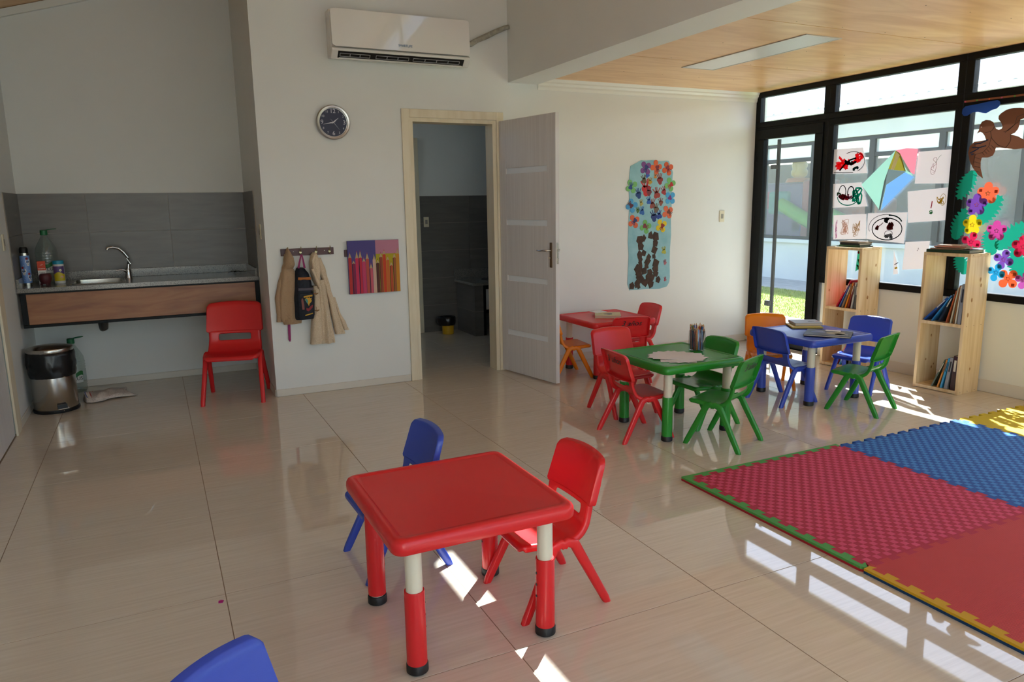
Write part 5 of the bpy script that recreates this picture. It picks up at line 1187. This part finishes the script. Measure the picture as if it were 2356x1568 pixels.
pflow(-2.215, 1.075, 'e02c5c', 4, '8c1c3c', 'crimson paper flower just behind flat books on shelf', .066)
pflow(-2.575, 1.055, 'd42850', 5, 'a83c50', 'crimson paper flower at the right photo edge')
pflow(-2.455, .962, '7c50b8', 4, 'b04880', 'purple paper flower beside right board of nearer shelf', .064)
pflow(-2.50, .832, 'f0663c', 4, 'b8301c', 'orange paper flower lowest on the right window', .068, .75)
pflow(-2.415, .87, '2ca0dc', 4, '1c6ca0', 'blue paper flower partly hidden behind shelf board', .058)
pflow(-2.605, .83, 'c85cb8', 4, '8c3c7c', 'lilac paper flower lowest at right photo edge', .055)

# ------------------------------------------------------------------ outside: court and opposite building
struct(MB().box(4.74, 6.35, -12, 9, -.25, -.05).build('terrace', textured('pale_paving', [(.3, 'c8c2b6'), (.7, 'd8d3c8')], nscale=12, rough=.8)))
gm_ = textured('lawn_soil', [(.3, '6a7c2c'), (.7, '87963f')], nscale=14, rough=.95)
struct(MB().box(6.35, 8.8, -12, 14, -.25, -.10).build('lawn_ground', gm_))
struct(MB().box(8.8, 10.0, -12, 14, -.25, -.09).build('path', textured('grey_concrete', [(.3, '9a9a98'), (.7, 'aeaeac')], nscale=8, rough=.85)))
gb = MB(); gr_ = random.Random(2)
for k in range(26000):
    x, y = gr_.uniform(6.4, 8.78), gr_.uniform(-1.5, 5.2); h = gr_.uniform(.015, .04); a = gr_.uniform(0, pi); dx, dy = .004*cos(a), .004*sin(a); lx, ly = gr_.uniform(-.02, .02), gr_.uniform(-.02, .02)
    gb.add([(x-dx, y-dy, -.1), (x+dx, y+dy, -.1), (x+lx, y+ly, -.1+h)], [(0, 1, 2)], gr_.randint(0, 1))
go = gb.build('grass', [mat('grass_blade', '7d9440', .8), mat('grass_blade_dry', 'a3a65a', .8)]); tag(go, 'short sunlit grass of the courtyard lawn outside', 'grass'); stuff(go)

ob = thing('opposite_building', 'white building across the courtyard with dark-framed windows', 'building', (10.0, 0, 0))
FW = textured('white_render', [(.3, 'b4babc'), (.7, 'bfc4c4')], nscale=2, rough=.7)
MB().box(0, .15, -12, 14, -.10, .60).build('lower_wall', FW, ob); MB().box(-.06, .2, -12, 14, .60, .665).build('sill', FW, ob)
MB().box(-.03, .15, -12, 14, 2.40, 2.86).build('fascia', FW, ob, bevel=.01)
DG = mat('dark_grey_frame', '2c3034', .5)
MB().box(0, .08, -12, 14, .665, .72).build('window_frame', DG, ob); MB().box(0, .08, -12, 14, 2.34, 2.40).build('window_frame', DG, ob); MB().box(0, .08, -12, 14, 2.06, 2.13).build('window_frame', DG, ob)
PALE_REFL = glassy('pale_reflect_glass', (.78, .84, .84), .12, .55, (.62, .68, .70)); HZ = glassy('painted_haze_glass', (.85, .9, .9), .08, .10, (.7, .74, .76))  # pale diffuse colour imitates reflection in transoms, haze in lower panes
for k in range(-8, 12):
    y = .60+k*1.2; MB().box(-.01, .09, y-.05, y+.05, .72, 2.34).build('window_post', DG, ob)
    MB().box(.035, .041, y+.05, y+1.15, .72, 2.06).build('pane', HZ, ob); MB().box(.035, .041, y+.05, y+1.15, 2.13, 2.34).build('pane', PALE_REFL, ob)
rf = MB(); n = 0
RM = mat('corrugated_white', 'cfd3d6', .45)
rfm = MB().prism([(-.40, 2.86), (-.40, 2.90), (8.0, 5.2), (8.0, 5.16)], -12, 14, 'y').build('roof_sheet', RM, ob)
for k in range(130):
    y = -12+k*.2; MB().add([(-.40, y-.03, 2.895), (-.40, y+.03, 2.895), (-.40, y, 2.935), (8.0, y-.03, 5.195), (8.0, y+.03, 5.195), (8.0, y, 5.235)], [(0, 2, 5, 3), (1, 4, 5, 2), (0, 1, 2)]).build('roof_rib', RM, ob)
MB().box(3.0, 3.1, -12, 14, 0, 2.2).build('inner_wall', mat('inner_brown_wall', '6a4640', .8), ob); MB().box(0.15, 3, -12, 14, -.1, 0).build('inner_floor', mat('inner_floor', '8a8078', .6), ob)
# play castle inside
pc_ = thing('inflatable_castle', 'colourful inflatable play castle behind the opposite windows', 'inflatable', (10.75, 0, 0))
def infl(c): return mat('inflatable_'+c, c, .35)
q = MB().lathe([(.09, 1.80), (.15, 1.86), (.16, 1.93), (.13, 1.98), (.15, 2.03), (.14, 2.10), (.09, 2.13)], (.15, 5.35), 20); q.build('knob', infl('d8a81c'), pc_, smooth=60)
MB().box(0, .8, 5.05, 6.6, 0, 1.72).build('block', infl('6c4a7c'), pc_, bevel=.08, seg=3); MB().box(-.02, .82, 4.9, 5.12, 0, 1.76).build('pillar', infl('a8303c'), pc_, bevel=.06, seg=3)
MB().lathe([(.26, 1.72), (.22, 1.80), (.02, 1.82)], (.15, 5.35), 20).build('cap_ring', infl('d8661c'), pc_, smooth=60)
q = MB(); q.sweep([(-.1, 5.55, 1.30), (-.1, 5.0, 1.05), (-.1, 4.3, .75)], .13, 14); q.build('slide_tube', infl('7cb83c'), pc_, smooth=60); q = MB(); q.sweep([(-.05, 4.75, 1.25), (-.05, 4.0, .95)], .13, 14); q.build('slide_tube', infl('7cb83c'), pc_, smooth=60)
MB().box(-.1, .1, 5.4, 5.9, 1.1, 1.55).build('block', infl('3c8c84'), pc_, bevel=.05, seg=3); MB().box(-.05, .5, 5.75, 6.2, 1.2, 1.55).build('block', infl('c03a5c'), pc_, bevel=.05, seg=3); MB().prism([(4.95, .78), (5.35, .78), (5.3, 1.0)], 0, .3, 'x').build('wedge', infl('4a4aa8'), pc_)
MB().box(.2, .8, 3.6, 4.6, 0, 1.4).build('block', infl('c05a3c'), pc_, bevel=.08, seg=3)
